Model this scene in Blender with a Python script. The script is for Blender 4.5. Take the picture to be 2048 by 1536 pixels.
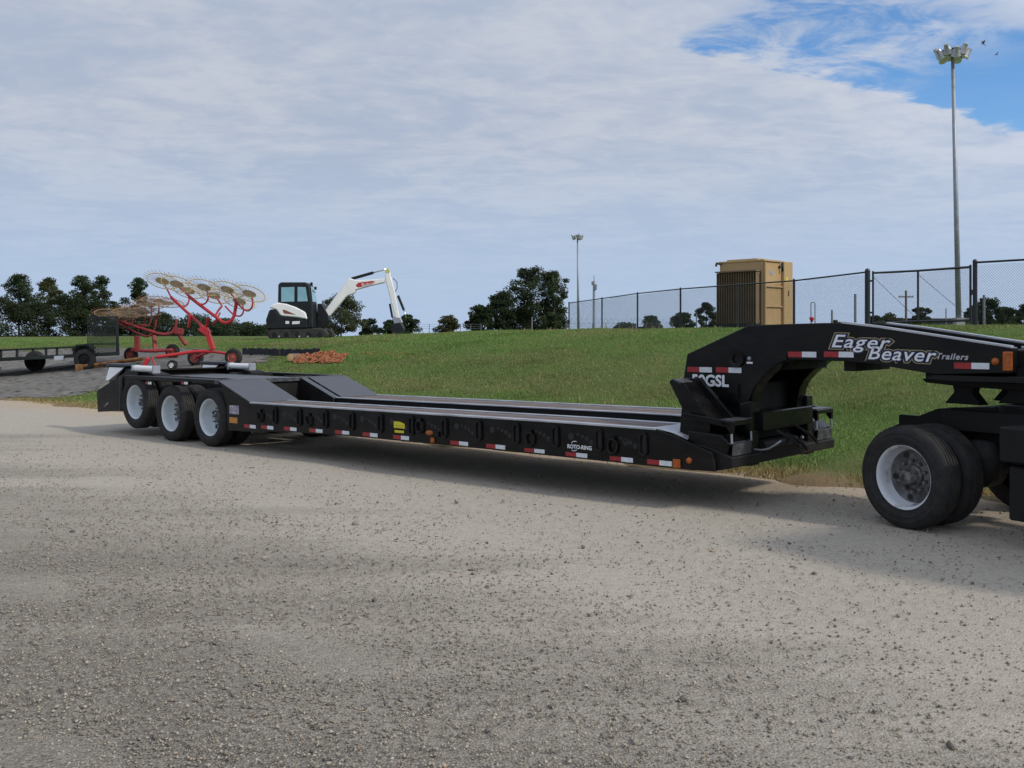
import bpy, bmesh, math, random
import numpy as np
from mathutils import Vector, Matrix, noise as mnoise

# ------------------------------------------------------------------ scene, camera, sky, sun, exposure
for o in list(bpy.data.objects): bpy.data.objects.remove(o)
scene = bpy.context.scene
COL = scene.collection
R = math.radians
F, CX, HY, EYE = 2000.0, 1024.0, 668.5, 1.8          # focal length in px of a 2048 px picture, horizon row, eye height

cd = bpy.data.cameras.new('camera'); cam = bpy.data.objects.new('camera', cd); COL.objects.link(cam)
cam.location = (0, 0, EYE); cam.rotation_euler = (R(90), 0, 0)
cd.sensor_width = 36.0; cd.lens = 36.0 * F / 2048.0
cd.shift_y = (HY - 768.0) / 2048.0
cd.clip_start = 0.1; cd.clip_end = 3000
scene.camera = cam

SUN_H = Vector((0.86, -0.51, 0)).normalized(); SUN_EL = R(34)
to_sun = Vector((SUN_H.x * math.cos(SUN_EL), SUN_H.y * math.cos(SUN_EL), math.sin(SUN_EL)))
world = bpy.data.worlds.new('World'); scene.world = world; world.use_nodes = True

def build_world():
    nt = world.node_tree; N = nt.nodes; L = nt.links; N.clear()
    def n(t, **k):
        x = N.new(t)
        for a, b in k.items(): setattr(x, a, b)
        return x
    def math_(op, a, b=None, c=None, clamp=False):
        x = n('ShaderNodeMath', operation=op); x.use_clamp = clamp
        for i, q in enumerate((a, b, c)):
            if q is None: continue
            if isinstance(q, (int, float)): x.inputs[i].default_value = q
            else: L.new(q, x.inputs[i])
        return x.outputs[0]
    def ramp(v, a, b):
        x = n('ShaderNodeMapRange', interpolation_type='SMOOTHERSTEP'); L.new(v, x.inputs[0])
        x.inputs[1].default_value = a; x.inputs[2].default_value = b
        return x.outputs[0]
    def noise(vec, scale, detail=5, rough=0.55, dist=0.0):
        x = n('ShaderNodeTexNoise'); L.new(vec, x.inputs['Vector'])
        x.inputs['Scale'].default_value = scale; x.inputs['Detail'].default_value = detail
        x.inputs['Roughness'].default_value = rough; x.inputs['Distortion'].default_value = dist
        return x.outputs['Fac']
    sky = n('ShaderNodeTexSky', sky_type='NISHITA'); sky.sun_disc = False
    sky.sun_elevation = SUN_EL; sky.sun_rotation = math.atan2(SUN_H.x, SUN_H.y)
    sky.air_density = 1.0; sky.dust_density = 0.2; sky.ozone_density = 2.0
    tc = n('ShaderNodeTexCoord'); sep = n('ShaderNodeSeparateXYZ'); L.new(tc.outputs['Generated'], sep.inputs[0])
    X, Y, Z = sep.outputs
    zc = math_('ADD', math_('MAXIMUM', Z, 0.0), 0.12)      # a slightly domed layer
    # the cloud sheet is a flat layer overhead: direction / elevation gives the point of the layer
    a0 = math_('DIVIDE', X, zc); b0 = math_('DIVIDE', Y, zc)
    comb = n('ShaderNodeCombineXYZ'); L.new(a0, comb.inputs[0]); L.new(b0, comb.inputs[1])
    mp = n('ShaderNodeMapping'); L.new(comb.outputs[0], mp.inputs[0])
    mp.inputs['Rotation'].default_value = (0, 0, R(-20)); mp.inputs['Scale'].default_value = (0.9, 1.15, 1)
    wav = noise(mp.outputs[0], 1.9, 6, 0.62, 0.7)
    lump = noise(mp.outputs[0], 8.5, 5, 0.58, 0.5)
    big = noise(comb.outputs[0], 0.18, 3, 0.5)
    # a long break in the sheet
    along = math_('ADD', math_('MULTIPLY', a0, 0.90), math_('MULTIPLY', b0, 0.436))
    acr = math_('SUBTRACT', math_('MULTIPLY', b0, 0.90), math_('MULTIPLY', a0, 0.436))
    wob = math_('MULTIPLY', math_('SUBTRACT', lump, 0.5), 0.22)
    wob2 = math_('MULTIPLY', math_('SUBTRACT', wav, 0.5), 0.26)
    acr = math_('ADD', acr, math_('ADD', wob, wob2)); al = math_('ADD', along, math_('MULTIPLY', wob2, 0.7))
    g = math_('MULTIPLY', math_('MULTIPLY', ramp(acr, 2.03, 1.95), ramp(acr, 1.40, 1.60)), ramp(al, 1.36, 1.46))
    wisp = ramp(noise(mp.outputs[0], 3.6, 7, 0.66, 0.9), 0.36, 0.66)
    near = ramp(al, 2.25, 1.75)
    veil = math_('MULTIPLY', wisp, math_('ADD', math_('MULTIPLY', near, 0.80), 0.05))
    cover = math_('SUBTRACT', 1.0, math_('MULTIPLY', g, math_('SUBTRACT', 1.0, veil)))
    thick = math_('ADD', math_('MULTIPLY', wav, 0.66), math_('MULTIPLY', lump, 0.34))
    t = ramp(thick, 0.33, 0.67)
    cm = n('ShaderNodeMix', data_type='RGBA'); L.new(t, cm.inputs[0])
    cm.inputs[6].default_value = (4.6, 5.4, 6.9, 1); cm.inputs[7].default_value = (6.2, 6.65, 7.6, 1)
    # light scattered forward: the sheet is brighter on the sun's side
    sd = n('ShaderNodeVectorMath', operation='DOT_PRODUCT'); L.new(tc.outputs['Generated'], sd.inputs[0])
    sd.inputs[1].default_value = to_sun
    glow = math_('ADD', 0.90, math_('MULTIPLY', ramp(sd.outputs['Value'], -0.35, 0.75), 0.42))
    lf = math_('ADD', 0.92, math_('MULTIPLY', big, 0.16))
    cv = n('ShaderNodeVectorMath', operation='SCALE'); L.new(cm.outputs[2], cv.inputs[0]); L.new(math_('MULTIPLY', glow, lf), cv.inputs['Scale'])
    hz = n('ShaderNodeMix', data_type='RGBA'); L.new(math_('MULTIPLY', ramp(Z, 0.24, 0.0), 0.9), hz.inputs[0])
    L.new(cv.outputs[0], hz.inputs[6]); hz.inputs[7].default_value = (4.3, 5.55, 7.5, 1)
    skc = n('ShaderNodeVectorMath', operation='MULTIPLY'); L.new(sky.outputs[0], skc.inputs[0]); skc.inputs[1].default_value = (0.80, 1.16, 1.5)
    mx = n('ShaderNodeMix', data_type='RGBA'); L.new(cover, mx.inputs[0]); L.new(skc.outputs[0], mx.inputs[6]); L.new(hz.outputs[2], mx.inputs[7])
    bg = n('ShaderNodeBackground'); bg.inputs['Strength'].default_value = 0.1; L.new(mx.outputs[2], bg.inputs['Color'])
    out = n('ShaderNodeOutputWorld'); L.new(bg.outputs[0], out.inputs['Surface'])
build_world()

sl = bpy.data.lights.new('sun', 'SUN'); sl.energy = 2.4; sl.angle = R(5.0); sl.color = (1.0, 0.93, 0.82)
sun = bpy.data.objects.new('sun', sl); COL.objects.link(sun); sun.location = (20, -10, 30)
sun.rotation_euler = to_sun.to_track_quat('Z', 'Y').to_euler()
vs = scene.view_settings; vs.view_transform = 'Standard'; vs.look = 'None'; vs.exposure = 0.0; vs.gamma = 1.0; vs.use_curve_mapping = False
scene.render.resolution_x = 1024; scene.render.resolution_y = 768

# ------------------------------------------------------------------ helpers
def at(px, py, Y): return Vector(((px - CX) * Y / F, Y, EYE + (HY - py) * Y / F))
def empty(name, loc=(0, 0, 0), rz=0.0):
    o = bpy.data.objects.new(name, None); o.location = loc; o.rotation_euler = (0, 0, rz); o.empty_display_size = 0.2
    COL.objects.link(o); return o
def tag(o, label=None, cat=None, group=None, kind=None):
    if label: o['label'] = label
    if cat: o['category'] = cat
    if group: o['group'] = group
    if kind: o['kind'] = kind
    return o

class MB:
    def __init__(s): s.v = []; s.f = []; s.m = []; s.cur = 0
    def mat(s, i): s.cur = i; return s
    def add(s, vs, fs):
        b = len(s.v); s.v += [tuple(p) for p in vs]; s.f += [tuple(b + i for i in q) for q in fs]; s.m += [s.cur] * len(fs); return s
    def box(s, c, d, rot=None):
        c = Vector(c); h = Vector(d) / 2; M = rot if rot else Matrix.Identity(3)
        vs = [c + M @ Vector((x * h.x, y * h.y, z * h.z)) for x in (-1, 1) for y in (-1, 1) for z in (-1, 1)]
        return s.add(vs, [(0, 1, 3, 2), (4, 6, 7, 5), (0, 4, 5, 1), (2, 3, 7, 6), (0, 2, 6, 4), (1, 5, 7, 3)])
    def box2(s, a, b): return s.box([(a[i] + b[i]) / 2 for i in range(3)], [abs(b[i] - a[i]) for i in range(3)])
    def prism(s, poly, y0, y1, fn=None):                       # polygon in the local x-z plane, extruded over y
        n = len(poly); ar = sum(poly[i][0] * poly[(i + 1) % n][1] - poly[(i + 1) % n][0] * poly[i][1] for i in range(n))
        if ar < 0: poly = poly[::-1]
        vs = [(x, y0, z) for x, z in poly] + [(x, y1, z) for x, z in poly]
        if fn: vs = [fn(p) for p in vs]
        fs = [tuple(range(n)), tuple(range(2 * n - 1, n - 1, -1))]
        fs += [(i, n + i, n + (i + 1) % n, (i + 1) % n) for i in range(n)]
        return s.add(vs, fs)
    def tube(s, pts, r, n=8, cap=True):
        pts = [Vector(p) for p in pts]; rs = r if isinstance(r, (list, tuple)) else [r] * len(pts)
        vs = []; up = None
        for i, p in enumerate(pts):
            d = (pts[min(i + 1, len(pts) - 1)] - pts[max(i - 1, 0)]).normalized()
            if up is None:
                up = Vector((0, 0, 1)) if abs(d.z) < 0.9 else Vector((1, 0, 0))
            a = d.cross(up)
            a = a.normalized() if a.length > 1e-6 else d.orthogonal().normalized()
            b = a.cross(d).normalized(); up = b
            vs += [p + (a * math.cos(2 * math.pi * k / n) + b * math.sin(2 * math.pi * k / n)) * rs[i] for k in range(n)]
        fs = []
        for i in range(len(pts) - 1):
            for k in range(n):
                fs.append((i * n + k, i * n + (k + 1) % n, (i + 1) * n + (k + 1) % n, (i + 1) * n + k))
        if cap: fs += [tuple(range(n - 1, -1, -1)), tuple(range((len(pts) - 1) * n, len(pts) * n))]
        return s.add(vs, fs)
    def lathe(s, prof, n=32, c=(0, 0, 0), axis='y', close=False):     # prof: (r, t) ; axis along local y
        vs = []; m = len(prof); c = Vector(c)
        for k in range(n):
            a = 2 * math.pi * k / n
            for r, t in prof:
                if axis == 'y': vs.append(c + Vector((r * math.cos(a), t, r * math.sin(a))))
                else: vs.append(c + Vector((r * math.cos(a), r * math.sin(a), t)))
        fs = []
        for k in range(n):
            k2 = (k + 1) % n
            for j in range(m if close else m - 1):
                j2 = (j + 1) % m
                q = (k * m + j, k2 * m + j, k2 * m + j2, k * m + j2)
                fs.append(q if axis == 'y' else q)
        return s.add(vs, fs)
    def build(s, name, mats, parent=None, smooth=False, bevel=0.0, auto=None):
        me = bpy.data.meshes.new(name); me.from_pydata(s.v, [], s.f); me.validate()
        for m in (mats if isinstance(mats, (list, tuple)) else [mats]): me.materials.append(m)
        if len(me.polygons) == len(s.m): me.polygons.foreach_set('material_index', s.m)
        bm = bmesh.new(); bm.from_mesh(me); bmesh.ops.recalc_face_normals(bm, faces=bm.faces); bm.to_mesh(me); bm.free()
        if smooth: me.polygons.foreach_set('use_smooth', [True] * len(me.polygons))
        if auto: me.polygons.foreach_set('use_smooth', [True] * len(me.polygons)); me.set_sharp_from_angle(angle=R(auto))
        o = bpy.data.objects.new(name, me); COL.objects.link(o)
        if parent: o.parent = parent
        if bevel:
            b = o.modifiers.new('bevel', 'BEVEL'); b.width = bevel; b.segments = 1; b.limit_method = 'ANGLE'; b.angle_limit = R(40)
        return o
def curve_pts(ctrl, n=6):
    P_ = [Vector(c) for c in ctrl]; out = []
    for i in range(len(P_) - 1):
        a = P_[max(i - 1, 0)]; b = P_[i]; c = P_[i + 1]; d = P_[min(i + 2, len(P_) - 1)]
        for k in range(n):
            t = k / n; out.append(0.5 * ((2 * b) + (c - a) * t + (2 * a - 5 * b + 4 * c - d) * t * t + (3 * b - a - 3 * c + d) * t ** 3))
    return out + [P_[-1]]
def np_mesh(name, V, Fc, mat, parent=None, colors=None, smooth=False):
    V = np.ascontiguousarray(V, dtype=np.float32); Fc = np.ascontiguousarray(Fc, dtype=np.int32)
    me = bpy.data.meshes.new(name); k = Fc.shape[1]
    me.vertices.add(len(V)); me.vertices.foreach_set('co', V.ravel())
    me.loops.add(Fc.size); me.loops.foreach_set('vertex_index', Fc.ravel())
    me.polygons.add(len(Fc)); me.polygons.foreach_set('loop_start', np.arange(0, Fc.size, k, dtype=np.int32))
    if colors is not None:
        at_ = me.color_attributes.new('tint', 'FLOAT_COLOR', 'POINT'); at_.data.foreach_set('color', np.ascontiguousarray(colors, dtype=np.float32).ravel())
    me.update(calc_edges=True); me.validate()
    if smooth: me.polygons.foreach_set('use_smooth', [True] * len(me.polygons))
    me.materials.append(mat)
    o = bpy.data.objects.new(name, me); COL.objects.link(o)
    if parent: o.parent = parent
    return o
def copy_tree(o, parent=None):
    c = o.copy(); COL.objects.link(c); c.parent = parent
    for ch in [q for q in bpy.data.objects if q.parent == o]: copy_tree(ch, c)
    return c
def dup(o, parent, loc=None, rot=None):
    c = o.copy(); COL.objects.link(c); c.parent = parent
    if loc is not None: c.location = loc
    if rot is not None: c.rotation_euler = rot
    return c
def text_mesh(name, body, size, mat, parent, fn, offset=0.0, shear=0.0, align='LEFT', extrude=0.0, space=1.0):
    cu = bpy.data.curves.new(name, 'FONT'); cu.body = body; cu.size = size; cu.offset = offset; cu.shear = shear
    cu.align_x = align; cu.align_y = 'CENTER'; cu.extrude = extrude; cu.space_character = space; cu.resolution_u = 3
    t = bpy.data.objects.new(name + '_curve', cu); COL.objects.link(t)
    bpy.context.view_layer.update()
    me = bpy.data.meshes.new_from_object(t.evaluated_get(bpy.context.evaluated_depsgraph_get()))
    bpy.data.objects.remove(t); bpy.data.curves.remove(cu)
    me.name = name
    for v in me.vertices: v.co = fn(v.co)
    me.materials.clear(); me.materials.append(mat)
    o = bpy.data.objects.new(name, me); COL.objects.link(o)
    if parent: o.parent = parent
    return o

# ------------------------------------------------------------------ materials
MATS = {}
def mat(name, col, rough=0.6, metal=0.0, var=0.0, vscale=4.0, col2=None, bump=0.0, bscale=30.0, coat=0.0, spec=0.5, stretch=(1, 1, 1), thr=(0.35, 0.65), trans=0.0, detail=5, space='Object'):
    if name in MATS: return MATS[name]
    m = bpy.data.materials.new(name); m.use_nodes = True; nt = m.node_tree; N = nt.nodes; L = nt.links
    b = N['Principled BSDF']
    b.inputs['Base Color'].default_value = (*col, 1); b.inputs['Roughness'].default_value = rough; b.inputs['Metallic'].default_value = metal
    b.inputs['Specular IOR Level'].default_value = spec
    if coat: b.inputs['Coat Weight'].default_value = coat; b.inputs['Coat Roughness'].default_value = 0.12
    if trans: b.inputs['Transmission Weight'].default_value = trans
    if var or col2 or bump:
        tc = N.new('ShaderNodeTexCoord'); mp = N.new('ShaderNodeMapping'); mp.inputs['Scale'].default_value = stretch
        L.new(tc.outputs[space], mp.inputs[0])
    if var or col2:
        no = N.new('ShaderNodeTexNoise'); L.new(mp.outputs[0], no.inputs['Vector']); no.inputs['Scale'].default_value = vscale
        no.inputs['Detail'].default_value = detail; no.inputs['Roughness'].default_value = 0.62
        mr = N.new('ShaderNodeMapRange'); L.new(no.outputs['Fac'], mr.inputs[0]); mr.inputs[1].default_value = thr[0]; mr.inputs[2].default_value = thr[1]
        mx = N.new('ShaderNodeMix'); mx.data_type = 'RGBA'; L.new(mr.outputs[0], mx.inputs[0])
        c1 = col if col2 else tuple(max(0, c * (1 - var)) for c in col); c2 = col2 if col2 else tuple(min(1, c * (1 + var)) for c in col)
        mx.inputs[6].default_value = (*c1, 1); mx.inputs[7].default_value = (*c2, 1)
        L.new(mx.outputs[2], b.inputs['Base Color'])
        rr = N.new('ShaderNodeMapRange'); L.new(no.outputs['Fac'], rr.inputs[0]); rr.inputs[1].default_value = 0.3; rr.inputs[2].default_value = 0.7
        rr.inputs[3].default_value = max(0.05, rough - 0.08); rr.inputs[4].default_value = min(1, rough + 0.12); L.new(rr.outputs[0], b.inputs['Roughness'])
    if bump:
        n2 = N.new('ShaderNodeTexNoise'); L.new(mp.outputs[0], n2.inputs['Vector']); n2.inputs['Scale'].default_value = bscale; n2.inputs['Detail'].default_value = 4
        bp = N.new('ShaderNodeBump'); bp.inputs['Strength'].default_value = bump; bp.inputs['Distance'].default_value = 0.02
        L.new(n2.outputs['Fac'], bp.inputs['Height']); L.new(bp.outputs[0], b.inputs['Normal'])
    MATS[name] = m; return m
def tint_mat(name, rough=0.9, trans=0.0, mul=1.0):
    m = bpy.data.materials.new(name); m.use_nodes = True; nt = m.node_tree; N = nt.nodes; L = nt.links; b = N['Principled BSDF']
    a = N.new('ShaderNodeVertexColor'); a.layer_name = 'tint'; L.new(a.outputs['Color'], b.inputs['Base Color'])
    b.inputs['Roughness'].default_value = rough; b.inputs['Specular IOR Level'].default_value = 0.15
    if trans:
        t = N.new('ShaderNodeBsdfTranslucent'); L.new(a.outputs['Color'], t.inputs['Color']); mx = N.new('ShaderNodeMixShader'); mx.inputs[0].default_value = trans
        L.new(b.outputs[0], mx.inputs[1]); L.new(t.outputs[0], mx.inputs[2]); L.new(mx.outputs[0], N['Material Output'].inputs['Surface'])
    return m
BLACK = mat('black_paint', (0.003, 0.0032, 0.0038), 0.27, 0, col2=(0.013, 0.0118, 0.010), vscale=3.2, spec=0.24, bump=0.03, bscale=8, detail=10, thr=(0.42, 0.8), stretch=(0.6, 1, 1.6))
BLACK2 = mat('black_steel', (0.005, 0.005, 0.006), 0.6, 0, col2=(0.012, 0.011, 0.010), vscale=5, spec=0.25)
PLATE = mat('painted_tread_plate', (0.05, 0.055, 0.068), 0.42, 0, col2=(0.075, 0.08, 0.092), vscale=7, bump=0.12, bscale=60)
DARKPLATE = mat('scuffed_plate', (0.035, 0.038, 0.045), 0.4, 0, col2=(0.10, 0.10, 0.105), vscale=9, bump=0.15, bscale=60, thr=(0.45, 0.7))
EDGE = mat('sky_sheen_steel_edge', (0.30, 0.32, 0.35), 0.42, 0.3, col2=(0.52, 0.54, 0.58), vscale=6, stretch=(0.4, 3, 3))  # pale grey imitates sky reflected off the flange tops
WOOD = mat('oak_deck_wood', (0.085, 0.062, 0.055), 0.75, 0, col2=(0.20, 0.155, 0.14), vscale=9, stretch=(0.35, 5, 5), bump=0.3, bscale=22, detail=8)
RUBBER = mat('tyre_rubber', (0.012, 0.012, 0.013), 0.75, 0, col2=(0.034, 0.032, 0.030), vscale=9, spec=0.3, detail=9)
TREAD = mat('dusty_tyre_tread', (0.026, 0.025, 0.024), 0.85, 0, col2=(0.05, 0.047, 0.043), vscale=6, spec=0.2, bump=0.3, bscale=40)
RIMW = mat('white_rim_paint', (0.50, 0.56, 0.60), 0.45, 0, col2=(0.62, 0.66, 0.68), vscale=5, spec=0.4)
RIMD = mat('dirty_white_rim', (0.22, 0.215, 0.21), 0.6, 0, col2=(0.60, 0.62, 0.65), vscale=5, thr=(0.34, 0.5), spec=0.3)
HUBD = mat('greasy_hub', (0.025, 0.024, 0.023), 0.5, 0.2, col2=(0.20, 0.195, 0.19), vscale=14, thr=(0.42, 0.62))
TAPER = mat('red_reflective_tape', (0.30, 0.018, 0.022), 0.35, 0, var=0.2, vscale=20)
TAPEW = mat('white_reflective_tape', (0.62, 0.66, 0.70), 0.35, 0, var=0.08, vscale=20)
AMBER = mat('amber_lens', (0.36, 0.085, 0.010), 0.25, 0, var=0.25, vscale=30)
REDL = mat('red_lens', (0.28, 0.015, 0.015), 0.25, 0, var=0.2, vscale=30)
WHITE = mat('white_paint', (0.78, 0.78, 0.77), 0.4, 0, var=0.05, vscale=3)
DECALW = mat('white_decal', (0.72, 0.74, 0.77), 0.5)
DECALB = mat('blue_decal', (0.02, 0.03, 0.14), 0.5)
DECALG = mat('gold_decal', (0.34, 0.29, 0.17), 0.5)
DECALK = mat('black_decal', (0.006, 0.006, 0.008), 0.5)
YELLOW = mat('yellow_sticker', (0.62, 0.56, 0.02), 0.5, var=0.1, vscale=20)
ORANGEST = mat('orange_sticker', (0.48, 0.20, 0.03), 0.5)
CHROME = mat('chrome_rod', (0.62, 0.64, 0.66), 0.22, 0.9)
REDP = mat('red_paint', (0.50, 0.022, 0.028), 0.42, 0, col2=(0.40, 0.02, 0.024), vscale=4)
REDF = mat('faded_red_paint', (0.30, 0.028, 0.03), 0.6, 0, col2=(0.17, 0.022, 0.022), vscale=4)
TINE = mat('yellow_tine_wire', (0.36, 0.27, 0.12), 0.5, 0.1, var=0.2, vscale=6)
TINER = mat('rusty_tine_wire', (0.25, 0.16, 0.09), 0.7, 0.1, var=0.3, vscale=6)
HUBY = mat('rusty_yellow_disc', (0.11, 0.075, 0.025), 0.6, 0, col2=(0.05, 0.032, 0.015), vscale=8)
RUSTY = mat('rusty_yellow_paint', (0.30, 0.16, 0.045), 0.8, 0, col2=(0.13, 0.05, 0.028), vscale=5)
TAN = mat('tan_enamel', (0.43, 0.29, 0.135), 0.55, 0, col2=(0.38, 0.25, 0.115), vscale=1.4, stretch=(1.2, 1.2, 0.6), detail=6)
GALV = mat('galvanised_steel', (0.30, 0.32, 0.36), 0.5, 0.5, var=0.15, vscale=2)
LAMPG = mat('lamp_housing', (0.42, 0.43, 0.44), 0.35, 0.6, var=0.15, vscale=4)
LAMPW = mat('lamp_lens', (0.85, 0.86, 0.88), 0.2, 0.0)
FENCEK = mat('black_vinyl_fence', (0.010, 0.011, 0.016), 0.45)
POSTW = mat('weathered_pole_wood', (0.13, 0.11, 0.095), 0.85, 0, var=0.3, vscale=6, stretch=(4, 4, 0.5))
GREYP = mat('grey_post', (0.16, 0.17, 0.19), 0.7, 0, var=0.2, vscale=3)
BARK = mat('bark', (0.075, 0.055, 0.042), 0.9, 0, col2=(0.15, 0.12, 0.10), vscale=6, stretch=(2, 2, 0.4), bump=0.5, bscale=8)
GLASSC = mat('tinted_cab_glass', (0.22, 0.42, 0.50), 0.12, 0, spec=0.6, var=0.12, vscale=1.2)
EXDARK = mat('excavator_dark_grey', (0.009, 0.012, 0.014), 0.5, 0, col2=(0.018, 0.020, 0.022), vscale=3, spec=0.25)
RUBTR = mat('rubber_track', (0.012, 0.012, 0.012), 0.8, 0, col2=(0.04, 0.037, 0.033), vscale=6)
ORNET = mat('orange_plastic_netting', (0.38, 0.135, 0.05), 0.75, 0, col2=(0.26, 0.085, 0.035), vscale=9)
LOGW = mat('pale_sawn_wood', (0.50, 0.32, 0.15), 0.8, 0, var=0.3, vscale=14)
SILT = mat('black_silt_fabric', (0.018, 0.021, 0.030), 0.75, 0, var=0.3, vscale=5)
TRAILG = mat('dark_green_steel', (0.007, 0.012, 0.011), 0.55, 0, var=0.3, vscale=5)
FEATHER = mat('dark_feathers', (0.02, 0.02, 0.025), 0.8)

# ------------------------------------------------------------------ trailer frame: s forward along it, v across and away, z up
TH = R(49); TO = Vector((1.55, 10.5)); TU = Vector((math.sin(TH), -math.cos(TH))); TW = Vector((math.cos(TH), math.sin(TH)))
def sv(x, y): d = Vector((x, y)) - TO; return d.dot(TU), d.dot(TW)
def xy(s, v): p = TO + TU * s + TW * v; return p.x, p.y
def tl(px, py, v):                                  # a pixel on the upright plane at offset v -> (s, z)
    k = (px - CX) / F; bx = TO.x + TW.x * v; by = TO.y + TW.y * v
    s = (k * by - bx) / (TU.x - k * TU.y); Y = by + TU.y * s
    return s, EYE + (HY - py) * Y / F

# ------------------------------------------------------------------ terrain
EDGE_V = 2.75
def sm(t): t = np.clip(t, 0, 1); return t * t * (3 - 2 * t)
def hill(x, y):
    x = np.asarray(x, float); y = np.asarray(y, float)
    d = (x - TO.x) * TW.x + (y - TO.y) * TW.y - EDGE_V
    H = np.interp(x, [-60, -20, -8, -5, 0, 8, 14, 40], [1.45, 1.5, 1.58, 1.76, 1.90, 1.98, 2.03, 2.10])
    z = H * sm((d + 0.4) / 15.0)
    z = z + 0.035 * np.sin(x * 0.9 + 1.3 * np.sin(y * 0.5)) * np.sin(y * 0.8 + 0.7) * sm(d / 3.0) + 0.05 * np.sin(x * 0.13 + 2) * sm((d - 20) / 40)
    far = np.clip((d - 60) / 500, 0, 1); z = z - 1.2 * far
    return np.where(d < 0, np.minimum(z, 0.16 * d), z)
def hz(x, y): return float(hill(x, y))
def ray_ground(px, py):
    k = (px - CX) / F; q = (HY - py) / F
    prev = None
    for i in range(4000):
        Y = 4 + i * 0.03
        g = max(0.0, hz(k * Y, Y))
        if EYE + q * Y <= g: return k * Y, Y, g
    return k * Y, Y, g

def ground_material():
    m = bpy.data.materials.new('gravel_lot_surface'); m.use_nodes = True; nt = m.node_tree; N = nt.nodes; L = nt.links; b = N['Principled BSDF']
    b.inputs['Roughness'].default_value = 0.95; b.inputs['Specular IOR Level'].default_value = 0.15
    geo = N.new('ShaderNodeNewGeometry')
    def noise(scale, detail=6, rough=0.6, vec=None):
        x = N.new('ShaderNodeTexNoise'); L.new(vec if vec else geo.outputs['Position'], x.inputs['Vector']); x.inputs['Scale'].default_value = scale
        x.inputs['Detail'].default_value = detail; x.inputs['Roughness'].default_value = rough; return x.outputs['Fac']
    def mr(v, a, c, lo=0.0, hi=1.0):
        x = N.new('ShaderNodeMapRange'); L.new(v, x.inputs[0]); x.inputs[1].default_value = a; x.inputs[2].default_value = c; x.inputs[3].default_value = lo; x.inputs[4].default_value = hi; return x.outputs[0]
    def mix(f, c1, c2, mode='MIX'):
        x = N.new('ShaderNodeMix'); x.data_type = 'RGBA'; x.blend_type = mode
        if isinstance(f, float): x.inputs[0].default_value = f
        else: L.new(f, x.inputs[0])
        for i, c in ((6, c1), (7, c2)):
            if isinstance(c, tuple): x.inputs[i].default_value = (*c, 1)
            else: L.new(c, x.inputs[i])
        return x.outputs[2]
    def mth(op, a, c, clamp=False):
        x = N.new('ShaderNodeMath'); x.operation = op; x.use_clamp = clamp
        for i, q in enumerate((a, c)):
            if isinstance(q, float): x.inputs[i].default_value = q
            else: L.new(q, x.inputs[i])
        return x.outputs[0]
    # wheel-track streaks run with the trailer
    rot = N.new('ShaderNodeMapping'); rot.inputs['Rotation'].default_value = (0, 0, R(38)); rot.inputs['Scale'].default_value = (0.07, 1.25, 1)
    L.new(geo.outputs['Position'], rot.inputs[0])
    streak = noise(0.55, 5, 0.6, rot.outputs[0])
    patch = noise(0.42, 6, 0.62)
    sep = N.new('ShaderNodeSeparateXYZ'); L.new(geo.outputs['Position'], sep.inputs[0])
    # coarser, darker stone lies on the near left of the lot
    grad = mth('ADD', mth('MULTIPLY', sep.outputs[0], 0.10), mth('MULTIPLY', sep.outputs[1], 0.085))
    cover = mth('ADD', mth('ADD', mth('MULTIPLY', streak, 1.55), mth('MULTIPLY', patch, 0.40)), grad)
    dust = mr(cover, 1.06, 1.60)
    fine = noise(55, 4, 0.7); mid = noise(14, 5, 0.65)
    coarse_c = mix(mr(mid, 0.3, 0.7), (0.118, 0.104, 0.084), (0.235, 0.208, 0.168))
    dust_c = mix(mr(mid, 0.3, 0.7), (0.36, 0.317, 0.258), (0.48, 0.43, 0.358))
    c = mix(dust, coarse_c, dust_c)
    # separate stones in the surface
    vo = N.new('ShaderNodeTexVoronoi'); vo.inputs['Scale'].default_value = 62; L.new(geo.outputs['Position'], vo.inputs['Vector'])
    sc = N.new('ShaderNodeSeparateColor'); L.new(vo.outputs['Color'], sc.inputs[0])
    c = mix(mr(dust, 0.0, 1.0, 0.55, 0.22), c, mix(mr(sc.outputs[0], 0.0, 1.0), (0.085, 0.077, 0.064), (0.36, 0.325, 0.272)))
    vo2 = N.new('ShaderNodeTexVoronoi'); vo2.inputs['Scale'].default_value = 20; vo2.inputs['Randomness'].default_value = 1.0; L.new(geo.outputs['Position'], vo2.inputs['Vector'])
    spot = mth('MULTIPLY', mr(vo2.outputs['Distance'], 0.26, 0.16), mr(noise(2.2, 3, 0.6), 0.46, 0.6))
    c = mix(mth('MULTIPLY', spot, 0.5), c, (0.11, 0.105, 0.105))
    c = mix(mr(fine, 0.35, 0.75, 0.0, 0.35), c, (0.5, 0.46, 0.41))
    # sandy tan soil along the far verge
    dd = N.new('ShaderNodeVectorMath'); dd.operation = 'DOT_PRODUCT'; L.new(geo.outputs['Position'], dd.inputs[0]); dd.inputs[1].default_value = (TW.x, TW.y, 0)
    vv = mth('ADD', mth('ADD', dd.outputs['Value'], -float(TO.dot(TW))), mth('MULTIPLY', mth('ADD', patch, -0.5), 2.2))
    c = mix(mr(vv, 1.2, 2.7, 0.0, 0.75), c, mix(mr(mid, 0.3, 0.7), (0.36, 0.26, 0.165), (0.50, 0.385, 0.26)))
    L.new(c, b.inputs['Base Color'])
    hgt = mth('ADD', mth('MULTIPLY', vo.outputs['Distance'], -0.9), mth('ADD', mth('MULTIPLY', mid, 1.4), mth('MULTIPLY', fine, 0.5)))
    bp = N.new('ShaderNodeBump'); bp.inputs['Distance'].default_value = 0.02; L.new(mr(dust, 0, 1, 0.75, 0.42), bp.inputs['Strength']); L.new(hgt, bp.inputs['Height'])
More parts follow.
